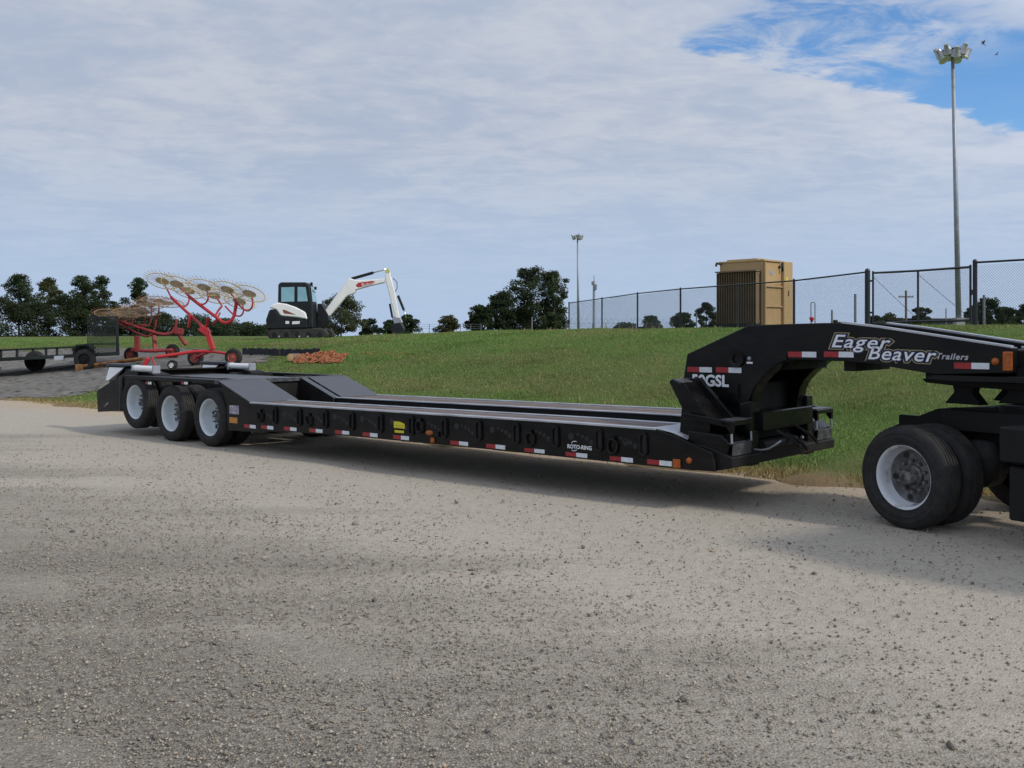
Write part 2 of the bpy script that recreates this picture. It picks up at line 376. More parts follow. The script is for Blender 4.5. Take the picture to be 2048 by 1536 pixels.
    L.new(bp.outputs[0], b.inputs['Normal'])
    return m
def grass_material():
    m = bpy.data.materials.new('mown_grass_ground'); m.use_nodes = True; nt = m.node_tree; N = nt.nodes; L = nt.links; b = N['Principled BSDF']
    b.inputs['Roughness'].default_value = 0.95; b.inputs['Specular IOR Level'].default_value = 0.1
    geo = N.new('ShaderNodeNewGeometry')
    def noise(scale, detail=6, rough=0.6):
        x = N.new('ShaderNodeTexNoise'); L.new(geo.outputs['Position'], x.inputs['Vector']); x.inputs['Scale'].default_value = scale
        x.inputs['Detail'].default_value = detail; x.inputs['Roughness'].default_value = rough; return x.outputs['Fac']
    def mr(v, a, c, lo=0.0, hi=1.0):
        x = N.new('ShaderNodeMapRange'); L.new(v, x.inputs[0]); x.inputs[1].default_value = a; x.inputs[2].default_value = c; x.inputs[3].default_value = lo; x.inputs[4].default_value = hi; return x.outputs[0]
    def mix(f, c1, c2):
        x = N.new('ShaderNodeMix'); x.data_type = 'RGBA'; L.new(f, x.inputs[0])
        for i, c in ((6, c1), (7, c2)):
            if isinstance(c, tuple): x.inputs[i].default_value = (*c, 1)
            else: L.new(c, x.inputs[i])
        return x.outputs[2]
    c = mix(mr(noise(0.55, 5, 0.65), 0.35, 0.65), (0.098, 0.150, 0.040), (0.145, 0.185, 0.055))
    c = mix(mr(noise(0.28, 6, 0.7), 0.52, 0.68, 0, 0.8), c, (0.155, 0.135, 0.055))
    c = mix(mr(noise(16, 5, 0.7), 0.3, 0.7, 0.0, 0.55), c, (0.045, 0.062, 0.018))
    dd = N.new('ShaderNodeVectorMath'); dd.operation = 'DOT_PRODUCT'; L.new(geo.outputs['Position'], dd.inputs[0]); dd.inputs[1].default_value = (TW.x, TW.y, 0)
    ad = N.new('ShaderNodeMath'); L.new(dd.outputs['Value'], ad.inputs[0]); ad.inputs[1].default_value = -float(TO.dot(TW)) - EDGE_V
    n1 = N.new('ShaderNodeMath'); n1.operation = 'MULTIPLY_ADD'; L.new(noise(1.1, 6, 0.7), n1.inputs[0]); n1.inputs[1].default_value = 1.5; L.new(ad.outputs[0], n1.inputs[2])
    c = mix(mr(n1.outputs[0], 1.5, 0.75), c, (0.26, 0.19, 0.105))
    L.new(c, b.inputs['Base Color'])
    bp = N.new('ShaderNodeBump'); bp.inputs['Strength'].default_value = 0.9; bp.inputs['Distance'].default_value = 0.05; L.new(noise(26, 5, 0.75), bp.inputs['Height']); L.new(bp.outputs[0], b.inputs['Normal'])
    return m

rng = np.random.default_rng(7); random.seed(7)
def grid_mesh(name, us, ws, fn, material):
    nu, nw = len(us), len(ws); U, W = np.meshgrid(us, ws, indexing='ij'); V = fn(U.ravel(), W.ravel())
    i, j = np.meshgrid(np.arange(nu - 1), np.arange(nw - 1), indexing='ij'); a = (i * nw + j).ravel()
    return np_mesh(name, V, np.stack([a, a + nw, a + nw + 1, a + 1], 1), material, smooth=True)
def spaced(lo, hi, c, d0, g):
    out = [c]; d = d0
    while out[-1] < hi: out.append(out[-1] + d); d *= g
    neg = [c]; d = d0
    while neg[-1] > lo: neg.append(neg[-1] - d); d *= g
    return np.array(sorted(set(neg + out)))
GRAVEL = ground_material(); GRASSM = grass_material()
def flat_fn(u, w):
    x = TO.x + TU.x * u + TW.x * w; y = TO.y + TU.y * u + TW.y * w
    z = 0.010 * np.sin(x * 1.7 + np.sin(y * 1.1)) * np.sin(y * 1.9 + 0.4) + 0.006 * np.sin(x * 4.1 + y * 2.3)
    return np.stack([x, y, z - 0.012], 1)
lot = grid_mesh('gravel_lot', spaced(-400, 400, -3, 0.25, 1.05), np.concatenate([-spaced(0, 400, 0, 0.25, 1.05)[::-1], np.arange(0.25, 4.6, 0.25)]), flat_fn, GRAVEL)
tag(lot, kind='structure')
def hill_fn(u, w):
    x = TO.x + TU.x * u + TW.x * w; y = TO.y + TU.y * u + TW.y * w
    z = hill(x, y)
    d = w - EDGE_V
    z = z + 0.05 * np.exp(-np.abs(d)) * np.sin(u * 2.1 + 1.5 * np.sin(u * 0.7)) + 0.03 * np.exp(-np.abs(d)) * np.sin(u * 5.3)
    return np.stack([x, y, z], 1)
wv = np.concatenate([np.arange(EDGE_V - 1.2, EDGE_V + 24, 0.3), EDGE_V + 24 + np.cumsum(0.3 * 1.07 ** np.arange(1, 76))])
field = grid_mesh('grass_field', spaced(-700, 700, -4, 0.3, 1.035), wv, hill_fn, GRASSM)
tag(field, kind='structure')

# grey crushed-stone pad on the bank at the left
def inside(poly, x, y):
    c = np.zeros(x.shape, bool); n = len(poly)
    for i in range(n):
        x1, y1 = poly[i]; x2, y2 = poly[(i + 1) % n]
        k = ((y1 > y) != (y2 > y)) & (x < (x2 - x1) * (y - y1) / (y2 - y1 + 1e-12) + x1); c ^= k
    return c
pad_px = [(-260, 802), (20, 799), (120, 795), (205, 780), (280, 764), (380, 746), (470, 735), (520, 726), (530, 715), (470, 705), (360, 699), (200, 698), (-40, 704), (-260, 708)]
pad_poly = [ray_ground(a, b)[:2] for a, b in pad_px]
PADM = mat('grey_crushed_stone', (0.085, 0.080, 0.074), 0.95, 0, col2=(0.235, 0.22, 0.20), vscale=3.8, bump=0.9, bscale=18, spec=0.1, detail=9, thr=(0.3, 0.7), space='Object')
gx = np.arange(-32, -5, 0.13); gy = np.arange(20, 52, 0.13); GX, GY = np.meshgrid(gx, gy, indexing='ij')
wob = 0.7 * np.sin(GX * 1.3 + np.sin(GY * 2.1)) * np.sin(GY * 1.1) + 0.35 * np.sin(GX * 3.7 + GY * 2.9)
jt = rng.normal(0, 0.28, GX.shape); jt2 = rng.normal(0, 0.28, GX.shape)
cxm = (GX + 0.06 + wob * 0.6 + jt)[:-1, :-1]; cym = (GY + 0.06 + wob * 0.6 + jt2)[:-1, :-1]
keep = inside(pad_poly, cxm, cym) & (rng.random(cxm.shape) > 0.02)
ii, jj = np.where(keep); a = ii * len(gy) + jj
PV = np.stack([GX.ravel(), GY.ravel(), hill(GX, GY).ravel() + 0.022 + 0.008 * np.sin(GX.ravel() * 5) * np.sin(GY.ravel() * 4)], 1)
fc = np.stack([a, a + len(gy), a + len(gy) + 1, a + 1], 1); used, inv = np.unique(fc, return_inverse=True)
pad = np_mesh('stone_pad', PV[used], inv.reshape(fc.shape), PADM, smooth=True); tag(pad, kind='structure')

# ------------------------------------------------------------------ lowboy trailer
TR = empty('lowboy_trailer', (TO.x, TO.y, 0), -R(90) + TH)
tag(TR, 'long black lowboy trailer with wooden deck and gooseneck hitched to the truck', 'trailer')
WID = 2.59
def zt(s): return 0.80 + 0.0088 * (s + 1.3) if s < -1.3 else 0.80
RAIL_TOP = [(-7.38, 0.747), (-4.0, 0.777), (-1.3, 0.80), (-0.05, 0.80), (0.18, 0.745), (0.62, 0.60)]
RAIL_BOT = [(0.66, 0.415), (0.42, 0.41), (-2.4, 0.412), (-5.0, 0.40), (-6.4, 0.37), (-7.6, 0.30), (-7.98, 0.285)]
ramp_top = (-8.22, 1.05)
side = RAIL_TOP + RAIL_BOT + [(-8.02, 0.70), ramp_top]
for y0, y1 in ((0.0, 0.05), (WID - 0.05, WID)):
    m = MB().prism(side, y0, y1)
    rail = m.build('side_rail', BLACK, TR, bevel=0.006)
    # bottom flange, and top edge coloured pale for the sky reflected on it
    yy = (y0, y0 + 0.13) if y0 == 0 else (y1 - 0.13, y1)
    f = MB()
    pts = RAIL_BOT[::-1]
    f.prism([(p[0], p[1] - 0.003) for p in pts[1:-1]] + [(p[0], p[1] + 0.015) for p in pts[1:-1]][::-1], yy[0] - 0.004, yy[1]); f.build('bottom_flange', BLACK, rail)
    f = MB(); tp = RAIL_TOP[:4]
    yy = (-0.012, 0.055) if y0 == 0 else (WID - 0.055, WID + 0.012)
    f.prism([(p[0], p[1] + 0.014) for p in tp] + [(p[0], p[1] - 0.010) for p in tp][::-1], *yy); f.build('deck_edge', EDGE, rail, bevel=0.004)
# deck planks, inner flanges, recessed centre with crossmembers
def plank(name, v0, v1, m, par, s0=-7.36, s1=-0.12, dz=0.0, th=0.045):
    tp = [(s0, zt(s0) + dz), (-4.0, zt(-4.0) + dz), (-1.3, zt(-1.3) + dz), (s1, zt(s1) + dz)]
    return MB().prism(tp + [(p[0], p[1] - th) for p in tp][::-1], v0, v1).build(name, m, par, bevel=0.004)
for v0, v1 in ((0.060, 0.205), (0.213, 0.358), (0.366, 0.511), (0.519, 0.655), (1.715, 1.860), (1.868, 2.013), (2.021, 2.166), (2.174, 2.319), (2.327, 2.530)):
    plank('deck_plank', v0, v1, WOOD, TR, dz=random.uniform(-0.004, 0.004))
for v0, v1 in ((0.660, 0.725), (1.645, 1.710)):
    b = plank('inner_beam', v0, v1, EDGE, TR, dz=0.012, th=0.018, s1=0.05)
    tp = [(-7.36, zt(-7.36) - 0.008), (0.05, zt(0.05) - 0.008), (0.05, 0.44), (-7.36, 0.40)]
    MB().prism(tp, v0 + 0.02, v1 - 0.02).build('beam_web', BLACK2, b)
MB().prism([(-7.36, 0.62), (0.2, 0.66), (0.2, 0.64), (-7.36, 0.60)], 0.72, 1.65).build('well_floor', DARKPLATE, TR)
for i in range(12):
    s = -7.0 + i * 0.6
    MB().box((s, WID / 2, 0.665 + 0.004 * i), (0.09, 0.92, 0.05)).build('crossmember', BLACK2, TR)
# rail cut-outs, rings and lashing slots
for n_, v in (('near', -0.001),):
    slots = [551, 599.6, 652, 704.6, 762, 824, 890, 958.5, 1034, 1112, 1199, 1288]
    proto = None
    for px in slots:
        s, _ = tl(px, 830, 0); top = zt(s) - 0.035
        m = MB(); pl = []
        for k in range(12):
            a = 2 * math.pi * k / 12; pl.append((0.052 * math.cos(a), (0.075 if math.sin(a) > 0 else -0.075) + 0.052 * math.sin(a)))
        if proto is None:
            fr = MB(); n = len(pl); inn = [(x * 0.62, (z * 0.80)) for x, z in pl]
            vs_ = [(x, -0.028, z) for x, z in pl] + [(x, -0.028, z) for x, z in inn] + [(x, 0.0, z) for x, z in pl] + [(x, 0.0, z) for x, z in inn]
            fs_ = []
            for k in range(n):
                k2 = (k + 1) % n; fs_ += [(k, k2, n + k2, n + k), (k, 2 * n + k, 2 * n + k2, k2), (n + k, n + k2, 3 * n + k2, 3 * n + k)]
            fr.add(vs_, fs_)
            proto = fr.build('lashing_slot', BLACK2, TR); proto.location = (s, 0, top - 0.13)
            pit = MB(); pit.prism(inn, -0.004, -0.001); pp = pit.build('slot_recess', DECALK, proto)
        else:
            c = dup(proto, TR, (s, 0, top - 0.13)); q = [x for x in bpy.data.objects if x.parent == proto][0]; dup(q, c)
        for k, (ds, dzz) in enumerate(((-0.30, 0.0), (-0.235, -0.018), (-0.175, -0.04), (-0.115, -0.075))):
            h = MB(); h.lathe([(0.0, -0.003), (0.016 + 0.004 * k, -0.003), (0.020 + 0.004 * k, 0.001)], 10, (s + ds, 0, top - 0.09 + dzz)); h.build('bolt_hole', DECALK, TR)
    for px, py in ((568, 829), (669, 834), (724, 838), (784, 844), (913, 853), (984, 860), (1141.7, 873), (1251, 884)):
        s, z = tl(px, py, 0); h = MB(); h.lathe([(0.0, -0.003), (0.035, -0.003), (0.043, 0.001)], 14, (s, 0, z)); h.build('round_hole', DECALK, TR)
    ring0 = None
    for px, py in ((521.5, 833), (619, 841), (841, 853), (1062, 878), (1227, 892)):
        s, z = tl(px, py, 0)
        if ring0 is None:
            m = MB(); pts = [(0.062 * math.cos(2 * math.pi * k / 18), -0.03 + 0.012 * math.cos(4 * math.pi * k / 18), 0.078 * math.sin(2 * math.pi * k / 18)) for k in range(19)]
            m.tube(pts, 0.013, 8, cap=False); ring0 = m.build('tie_ring', BLACK2, TR, smooth=True); ring0.location = (s, 0, z)
            b = MB().box((0, -0.012, 0.085), (0.07, 0.03, 0.05)); bo = b.build('ring_bracket', BLACK, ring0)
        else:
            c = dup(ring0, TR, (s, 0, z)); dup(bo, c)
# reflective tape: red half, white half
def tape(px, py, v, par, half=0.152, h=0.052, slope=0.0, lift=0.003):
    s, z = tl(px, py, v); m = MB()
    for k in (0, 1):
        m.mat(k); s0 = s + k * half; s1 = s0 + half
        m.prism([(s0, z - h / 2 + slope * (s0 - s)), (s1, z - h / 2 + slope * (s1 - s)), (s1, z + h / 2 + slope * (s1 - s)), (s0, z + h / 2 + slope * (s0 - s))], v - lift, v - 0.0005)
    return m.build('reflector_tape', [TAPER, TAPEW], par)
for px, py in ((488.5, 851.5), (522.7, 853.5), (568, 856.5), (618.6, 860), (670.4, 863.5), (725.6, 868), (786.5, 873.5), (901, 885), (972.8, 891.5), (1049, 900), (1131.5, 908), (1219.6, 916.5), (1294.5, 923)):
    tape(px, py, -0.001, TR)
def lens(px, py, v, par, r, mat_, flat=1.0, name='marker_light', sq=False):
    s, z = tl(px, py, v); m = MB()
    if sq: m.box((s, v - 0.012, z), (r * 2, 0.024, r * 2))
    else: m.lathe([(0, -0.03), (r * 0.7, -0.027), (r, -0.012), (r, 0.0)], 16, (s, v, z))
    o = m.build(name, mat_, par, bevel=0.006 if sq else 0, auto=None if sq else 50)
    if flat != 1.0:
        for q in o.data.vertices: q.co.z = z + (q.co.z - z) * flat
    return o
lens(859.6, 865.5, 0, TR, 0.066, AMBER, 0.5); lens(866.5, 880, 0, TR, 0.033, AMBER, sq=True); lens(1354.6, 927, 0, TR, 0.045, AMBER, sq=True); lens(1379, 921, 0, TR, 0.033, AMBER)
s, z = tl(875, 868, 0); MB().box((s, -0.02, z), (0.09, 0.04, 0.07)).build('connector_box', BLACK2, TR, bevel=0.006)
# stickers
def sticker(name, px0, py0, px1, py1, v, m_, par, lift=0.003, cut=0.0):
    s0, z0 = tl(px0, py0, v); s1, z1 = tl(px1, py1, v)
    poly = [(s0, z0), (s1 - cut * (s1 - s0), z0), (s1, z0 + cut * 0.6 * (z1 - z0)), (s1, z1), (s0, z1)] if cut else [(s0, z0), (s1, z0), (s1, z1), (s0, z1)]
    return MB().prism(poly, v - lift, v - 0.0005).build(name, m_, par)
ys = sticker('warning_sticker', 788, 842.5, 809.5, 857.5, -0.001, YELLOW, TR, cut=0.45); sticker('warning_sticker', 789.5, 860, 808, 866.5, -0.001, YELLOW, TR)
for py in (850.0, 854.2): sticker('print_line', 790, py, 806, py + 1.7, -0.0045, DECALK, ys)
sticker('registration_sticker', 459, 810, 478, 829, -0.001, mat('pale_print_sticker', (0.45, 0.44, 0.47), 0.5, 0, col2=(0.12, 0.10, 0.20), vscale=22), TR)
sticker('capacity_sticker', 459, 834, 475, 847, -0.001, ORANGEST, TR)
def on_side(s0, z0, v, slope=0.0, wide=1.0): return lambda c: Vector((s0 + c.x * wide, v - c.z, z0 + c.y + slope * c.x))
s, z = tl(1135, 892.5, 0)
text_mesh('lettering', 'ROTO-RING', 0.062, DECALW, TR, on_side(s, z, -0.004, -0.0), offset=0.002, space=1.0)
for (ax, ay, a0, a1) in ((1150, 888, 60, 170), (1148, 896, 230, 330)):
    s, z = tl(ax, ay, 0); m = MB(); q = [R(a0 + (a1 - a0) * k / 8) for k in range(9)]
    m.prism([(s + 0.05 * math.cos(t), z + 0.035 * math.sin(t)) for t in q] + [(s + 0.043 * math.cos(t), z + 0.027 * math.sin(t)) for t in q][::-1], -0.004, -0.002); m.build('arrow_mark', DECALW, TR)

# rear transition ramps
for v0, v1 in ((0.0, 0.89), (1.60, 1.72), (1.78, WID)):
    m = MB().prism([(-7.36, 0.757), (-8.24, 1.062), (-8.24, 1.045), (-7.36, 0.738)], v0, v1); m.build('ramp_plate', PLATE, TR, bevel=0.003)
MB().prism([(-7.36, 0.735), (-8.24, 1.04), (-8.24, 0.45), (-7.36, 0.45)], 0.86, 0.89).build('ramp_web', BLACK2, TR)
MB().prism([(-7.36, 0.735), (-8.24, 1.04), (-8.24, 0.45), (-7.36, 0.45)], 1.60, 1.63).build('ramp_web', BLACK2, TR)
MB().box((-7.9, 1.27, 0.62), (0.9, 0.66, 0.05)).build('ramp_floor', BLACK2, TR)
MB().box((-8.30, WID / 2, 1.035), (0.12, WID, 0.07)).build('rear_crossbeam', DARKPLATE, TR, bevel=0.008)
MB().box((-8.32, WID / 2, 0.75), (0.06, 1.5, 0.5)).build('bulkhead', BLACK2, TR)
# rear frame over the axles
for v in (0.72, 1.87): MB().prism([(-8.3, 1.03), (-8.3, 0.62), (-11.4, 0.66), (-11.4, 1.03)], v - 0.06, v + 0.06).build('frame_rail', BLACK2, TR, bevel=0.01)
for i, s in enumerate((-8.9, -9.6, -10.3, -11.0)): MB().box((s, WID / 2, 0.92), (0.12, 1.2, 0.14)).build('frame_crossmember', BLACK2, TR)
MB().box((-9.9, WID / 2, 1.035), (3.1, 1.1, 0.02)).build('rear_deck', DARKPLATE, TR)
for v in (0.06, WID - 0.06):
    o = MB().box((-9.75, v, 1.035), (2.95, 0.10, 0.075)).build('fender_rail', BLACK, TR, bevel=0.01)
    for s in (-9.1, -10.3): MB().box((s, v + (0.33 if v < 1 else -0.33), 1.03), (0.09, 0.62, 0.05)).build('fender_arm', BLACK2, o)
for px, py in ((300, 766), (372, 766)):
    s, z = tl(px, py, 0.0); MB().box((s, -0.006, z), (0.20, 0.04, 0.075)).build('light_bracket', BLACK2, TR, bevel=0.006)
    m = MB(); m.mat(0).box((s - 0.045, -0.032, z), (0.085, 0.014, 0.04)); m.mat(1).box((s + 0.045, -0.032, z), (0.085, 0.014, 0.04)); m.build('reflector', [REDL, TAPEW], TR)
# wheels: dual tyres on white dished rims
def tyre_profile(r, rr, w, y0):
    return [(rr, y0 + 0.03), (rr + 0.012, y0 + 0.010), (rr + 0.022, y0 + 0.012), (rr + 0.03, y0 + 0.006), (r - 0.118, y0 + 0.001), (r - 0.114, y0 - 0.003), (r - 0.108, y0 - 0.003), (r - 0.104, y0 + 0.001), (r - 0.07, y0 + 0.002), (r - 0.066, y0 - 0.002), (r - 0.06, y0 + 0.002), (r - 0.045, y0 + 0.006), (r - 0.012, y0 + 0.028), (r, y0 + 0.05)], [(r, y0 + w - 0.05), (r - 0.012, y0 + w - 0.028), (r - 0.045, y0 + w - 0.006), (r - 0.11, y0 + w), (rr + 0.03, y0 + w - 0.008), (rr, y0 + w - 0.03)]
def make_tyre(name, r, rr, w, y0, par, grooves=4):
    A, B = tyre_profile(r, rr, w, y0); m = MB(); prof = list(A); t0, t1 = y0 + 0.05, y0 + w - 0.05
    for k in range(grooves):
        c = t0 + (t1 - t0) * (k + 0.5) / grooves; prof += [(r, c - 0.007), (r - 0.014, c - 0.005), (r - 0.014, c + 0.005), (r, c + 0.007)]
    prof += B; na = len(A) - 1; nt_ = len(prof) - len(B)
    m.lathe(prof, 56)
    for i in range(len(m.f)):
        j = i % (len(prof) - 1); m.m[i] = 1 if na <= j < nt_ else 0
    return m.build(name, [RUBBER, TREAD], par, auto=35)
def make_wheel(name, par, r, rr, w, gap, rim_m, hub_m, dish, nuts=10, disc_m=None, hubp=1.0):
    disc_m = disc_m or rim_m
    e = empty(name); e.parent = par
    make_tyre('tyre', r, rr, w, 0.0, e); make_tyre('tyre', r, rr, w, w + gap, e)
    m = MB(); m.lathe([(rr + 0.012, 0.012), (rr + 0.016, 0.022), (rr - 0.004, 0.03), (rr - 0.022, 0.05), (rr - 0.026, 0.10), (rr - 0.030, dish - 0.05), (rr - 0.05, dish - 0.012)], 48)
    rim = m.build('rim', rim_m, e, auto=40)
    m = MB(); m.lathe([(rr - 0.05, dish - 0.012), (rr - 0.08, dish + 0.012), (rr - 0.13, dish + 0.004), (0.10, dish - 0.006), (0.0, dish - 0.006)], 48); m.build('wheel_disc', disc_m, e, auto=40)
    m = MB(); m.lathe([(rr, w + gap + 0.02), (rr, w + 0.03), (rr, dish)], 32); m.build('inner_barrel', BLACK2, e)
    h = MB(); h.lathe([(0.112, dish - 0.006), (0.108, dish - 0.03), (0.085 , dish - 0.045), (0.078 * (0.6 + 0.4 * hubp), dish - 0.11 * hubp), (0.06 * (0.6 + 0.4 * hubp), dish - 0.13 * hubp), (0.0, dish - 0.13 * hubp)], 24); hub = h.build('hub', hub_m, e, auto=40)
    for k in range(nuts):
        a = 2 * math.pi * k / nuts
        if k == 0: nm = MB().lathe([(0.0, -0.046), (0.016, -0.046), (0.018, 0.0)], 6).build('wheel_nut', hub_m, e); nut = nm
        else: nut = dup(nm, e)
        nut.location = (0.142 * math.cos(a), dish - 0.004, 0.142 * math.sin(a))
    for k in range(5):
        a = 2 * math.pi * (k + 0.3) / 5; hm = MB().lathe([(0.0, dish - 0.004), (0.028, dish - 0.004)], 10, (0.205 * math.cos(a), 0, 0.205 * math.sin(a))); hm.build('hand_hole', DECALK, e)
    return e
TRR = 0.47
axles = [(tl(416.5, 835.5, 0.02)[0], TRR - 0.012), (tl(339, 830, 0.02)[0], TRR - 0.012), (tl(268, 804.5, 0.02)[0], 0.60)]
w0 = make_wheel('wheel', TR, TRR, 0.300, 0.255, 0.075, RIMW, HUBD, 0.225, nuts=10, hubp=0.55, disc_m=mat('blue_white_wheel_disc', (0.40, 0.46, 0.50), 0.5, 0, col2=(0.50, 0.55, 0.58), vscale=5))
for i, (s, z) in enumerate(axles):
    for side_ in (0, 1):
        e = w0 if (i == 0 and side_ == 0) else copy_tree(w0, TR)
        e.location = (s, 0.015 if side_ == 0 else WID - 0.015, z); e.rotation_euler = (0, 0.4 * i, 0 if side_ == 0 else math.pi)
    MB().lathe([(0.0, 0.25), (0.065, 0.25), (0.065, WID - 0.25), (0.0, WID - 0.25)], 12, (s, 0, z)).build('axle', BLACK2, TR)
    for v in (0.72, 1.87): MB().box((s + 0.15, v, (z + 0.62) / 2 + 0.06), (0.18, 0.12, 0.42)).build('suspension_hanger', BLACK2, TR, bevel=0.01)
# tail: side plates, sloped plate, bright end brackets, mud flaps
tail = [(-12.42, 0.345), (-12.46, 0.74), (-11.25, 1.165), (-10.95, 1.10), (-11.15, 0.80), (-11.47, 0.415)]
for v in (0.10, WID - 0.14): MB().prism(tail, v, v + 0.04).build('tail_plate', BLACK, TR, bevel=0.006)
MB().prism([(-12.46, 0.74), (-11.25, 1.165), (-11.25, 1.14), (-12.46, 0.71)], 0.16, WID - 0.16).build('tail_ramp', BLACK2, TR)
MB().prism([(-12.40, 0.35), (-12.44, 0.72), (-12.40, 0.72), (-12.36, 0.35)], 0.16, WID - 0.16).build('tail_bumper', BLACK2, TR)
sp = tl(215, 810, 0.10); MB().prism([(sp[0] - 0.14, sp[1] - 0.05), (sp[0] + 0.02, sp[1] + 0.02), (sp[0] + 0.05, sp[1] + 0.05), (sp[0] - 0.02, sp[1] + 0.04)], 0.096, 0.0985).build('tail_decal', mat('pale_red_sticker', (0.30, 0.22, 0.22), 0.5), TR)
for v in (0.20, WID - 0.42):
    g = MB().prism([(-12.30, 1.21), (-11.62, 1.21), (-12.08, 0.88), (-12.24, 0.88)], v + 0.03, v + 0.19).build('hitch_bracket', BLACK, TR, bevel=0.01)
    pts = [(-12.22, 1.185), (-11.68, 1.185), (-12.04, 0.95), (-12.15, 0.95)]
    m = MB(); m.add([(x, v + 0.02 - 0.10 * (1.185 - z) / 0.235, z) for x, z in pts] + [(x, v + 0.028, z) for x, z in pts], [(0, 1, 2, 3), (7, 6, 5, 4), (0, 4, 5, 1), (1, 5, 6, 2), (2, 6, 7, 3), (3, 7, 4, 0)]); m.build('bright_panel', WHITE, g)
    MB().box((-11.95, v + 0.11, 1.232), (0.74, 0.22, 0.045)).build('bracket_cap', mat('blue_black_paint', (0.012, 0.022, 0.038), 0.4), g, bevel=0.008)
    MB().prism([(-11.62, 1.17), (-11.2, 1.18), (-10.60, 1.085), (-10.55, 1.05), (-11.7, 1.05)], v + 0.03, v + 0.33).build('hinge_wedge', BLACK2, g)
    m = MB(); m.tube([(-11.17, v - 0.02, 1.185), (-10.45, v - 0.02, 1.185)], 0.058, 14); bar = m.build('white_bar', WHITE, TR, auto=40)
    for s_ in (-11.17, -10.45): MB().box((s_, v - 0.025, 1.18), (0.03, 0.15, 0.14)).build('bar_end', GALV, bar, bevel=0.008)
for v in (0.05, WID - 0.57): MB().box((-11.50, v + 0.26, 0.72), (0.012, 0.52, 0.62)).build('mud_flap', mat('dusty_mud_flap', (0.07, 0.066, 0.058), 0.8, 0, var=0.3), TR)

# gooseneck
V0, V1 = 0.65, 1.95
gn_px = [(1374, 708), (1497, 650.5), (1560, 648.5), (1640, 646), (1683, 645.5), (1760, 655), (2024, 695), (2022, 747), (1873, 749.5), (1800, 737), (1744, 727.5), (1685, 722.5), (1620, 720.5), (1576, 720), (1560, 727), (1545, 739), (1530, 752), (1516, 768), (1507, 786), (1502, 812), (1500, 858), (1372, 858), (1366, 760)]
gn = [tl(a, b, V0) for a, b in gn_px]
g_near = MB().prism(gn, V0, V0 + 0.20).build('gooseneck_beam', BLACK, TR, bevel=0.008)
MB().prism(gn, V1 - 0.20, V1).build('gooseneck_beam', BLACK, TR, bevel=0.008)
# top flanges, reflected sky put into their pale colour
for a, b in ((4, 6),):
    tp = [gn[4], gn[5], gn[6]]
    for v0, v1 in ((V0 - 0.012, V0 + 0.06), (V1 - 0.12, V1 + 0.012)):
        MB().prism([(p[0], p[1] + 0.016) for p in tp] + [(p[0], p[1] - 0.006) for p in tp][::-1], v0, v1).build('top_flange', EDGE, TR, bevel=0.003)
tp = [gn[0], gn[1], gn[4], gn[5], gn[6]]
MB().prism([(p[0] + 0.02, p[1] - 0.14) for p in tp] + [(p[0] + 0.02, p[1] - 0.17) for p in tp][::-1], V0 + 0.2, V1 - 0.2).build('neck_top_plate', BLACK2, TR)
MB().prism([(gn[0][0] + .03, gn[0][1] - 0.05), (gn[0][0] + .06, gn[0][1] - 0.05), (gn[-1][0] + .08, 0.72), (gn[-1][0] + .05, 0.72)], V0 + 0.2, V1 - 0.2).build('neck_rear_plate', BLACK2, TR)
for s in (1.0, 1.7, 2.5, 3.3): MB().box((s, 1.3, 1.52 - max(0, s - 1.7) * 0.07), (0.12, 0.92, 0.18)).build('neck_crossmember', BLACK2, TR)
# front nose, king-pin plate
s6, z6 = gn[6]; s7, z7 = gn[7]
MB().prism([(s6 - 0.1, z6 - 0.02), (s6 + 0.9, z6 - 0.06), (s6 + 0.95, z6 - 0.16), (s7 + 0.9, z7 + 0.05), (s7 - 0.1, z7 + 0.0)], V0 + 0.22, V1 - 0.22).build('neck_nose', BLACK2, TR, bevel=0.01)
MB().box((s6 + 0.45, 1.3, z6 + 0.0), (0.9, 0.7, 0.02)).build('nose_plate', EDGE, TR)
sk, zk = tl(1873, 750, V0); MB().prism([(sk - 0.02, zk + 0.0), (s7 + 0.55, zk - 0.005), (s7 + 0.55, zk - 0.05), (sk + 0.12, zk - 0.05), (sk - 0.10, zk - 0.035)], V0 - 0.02, V1 + 0.02).build('king_pin_plate', BLACK2, TR)
# gooseneck details on the near face
for px, py in ((1375, 738.5), (1432, 739.5), (1576, 708.5), (1648, 708.5), (1908, 731)): tape(px, py, V0 - 0.001, TR, h=0.056)
lens(1991, 723, V0, TR, 0.034, AMBER); o = lens(2016, 722.5, V0, TR, 0.040, AMBER, sq=True)
for q in o.data.vertices: q.co.z += (1 if q.co.z > tl(2016, 722.5, V0)[1] else -1) * 0.045
s, z = tl(1474, 718, V0); m = MB(); m.lathe([(0.045, -0.02), (0.085, -0.035), (0.09, 0.0)], 20, (s, V0, z)); m.build('pivot_boss', BLACK2, TR, auto=40)
s, z = tl(1499.5, 717, V0); m = MB(); m.lathe([(0.0, -0.025), (0.02, -0.02), (0.022, 0.0)], 12, (s, V0, z)); m.build('air_valve', GALV, TR)
sticker('small_plate', 1493.5, 723.5, 1505.5, 727.5, V0 - 0.001, DECALW, TR)
s, z = tl(1383.5, 761, V0); text_mesh('lettering', '50GSL', 0.168, DECALW, TR, on_side(s, z, V0 - 0.004), offset=0.006)
s0, z0 = tl(1660, 684.5, V0)
def logo(txt, px, py, size, space, wide):
    s, z = tl(px, py, V0)
    for off, lift, mm, nm in ((0.024, 0.002, DECALG, 'letter_outline'), (0.017, 0.004, DECALK, 'letter_shadow'), (0.0075, 0.006, DECALB, 'letter_edge'), (0.0015, 0.008, DECALW, 'lettering')):
        text_mesh(nm, txt, size, mm, TR, on_side(s, z, V0 - lift, -0.035, wide), offset=off, shear=0.3, space=space)
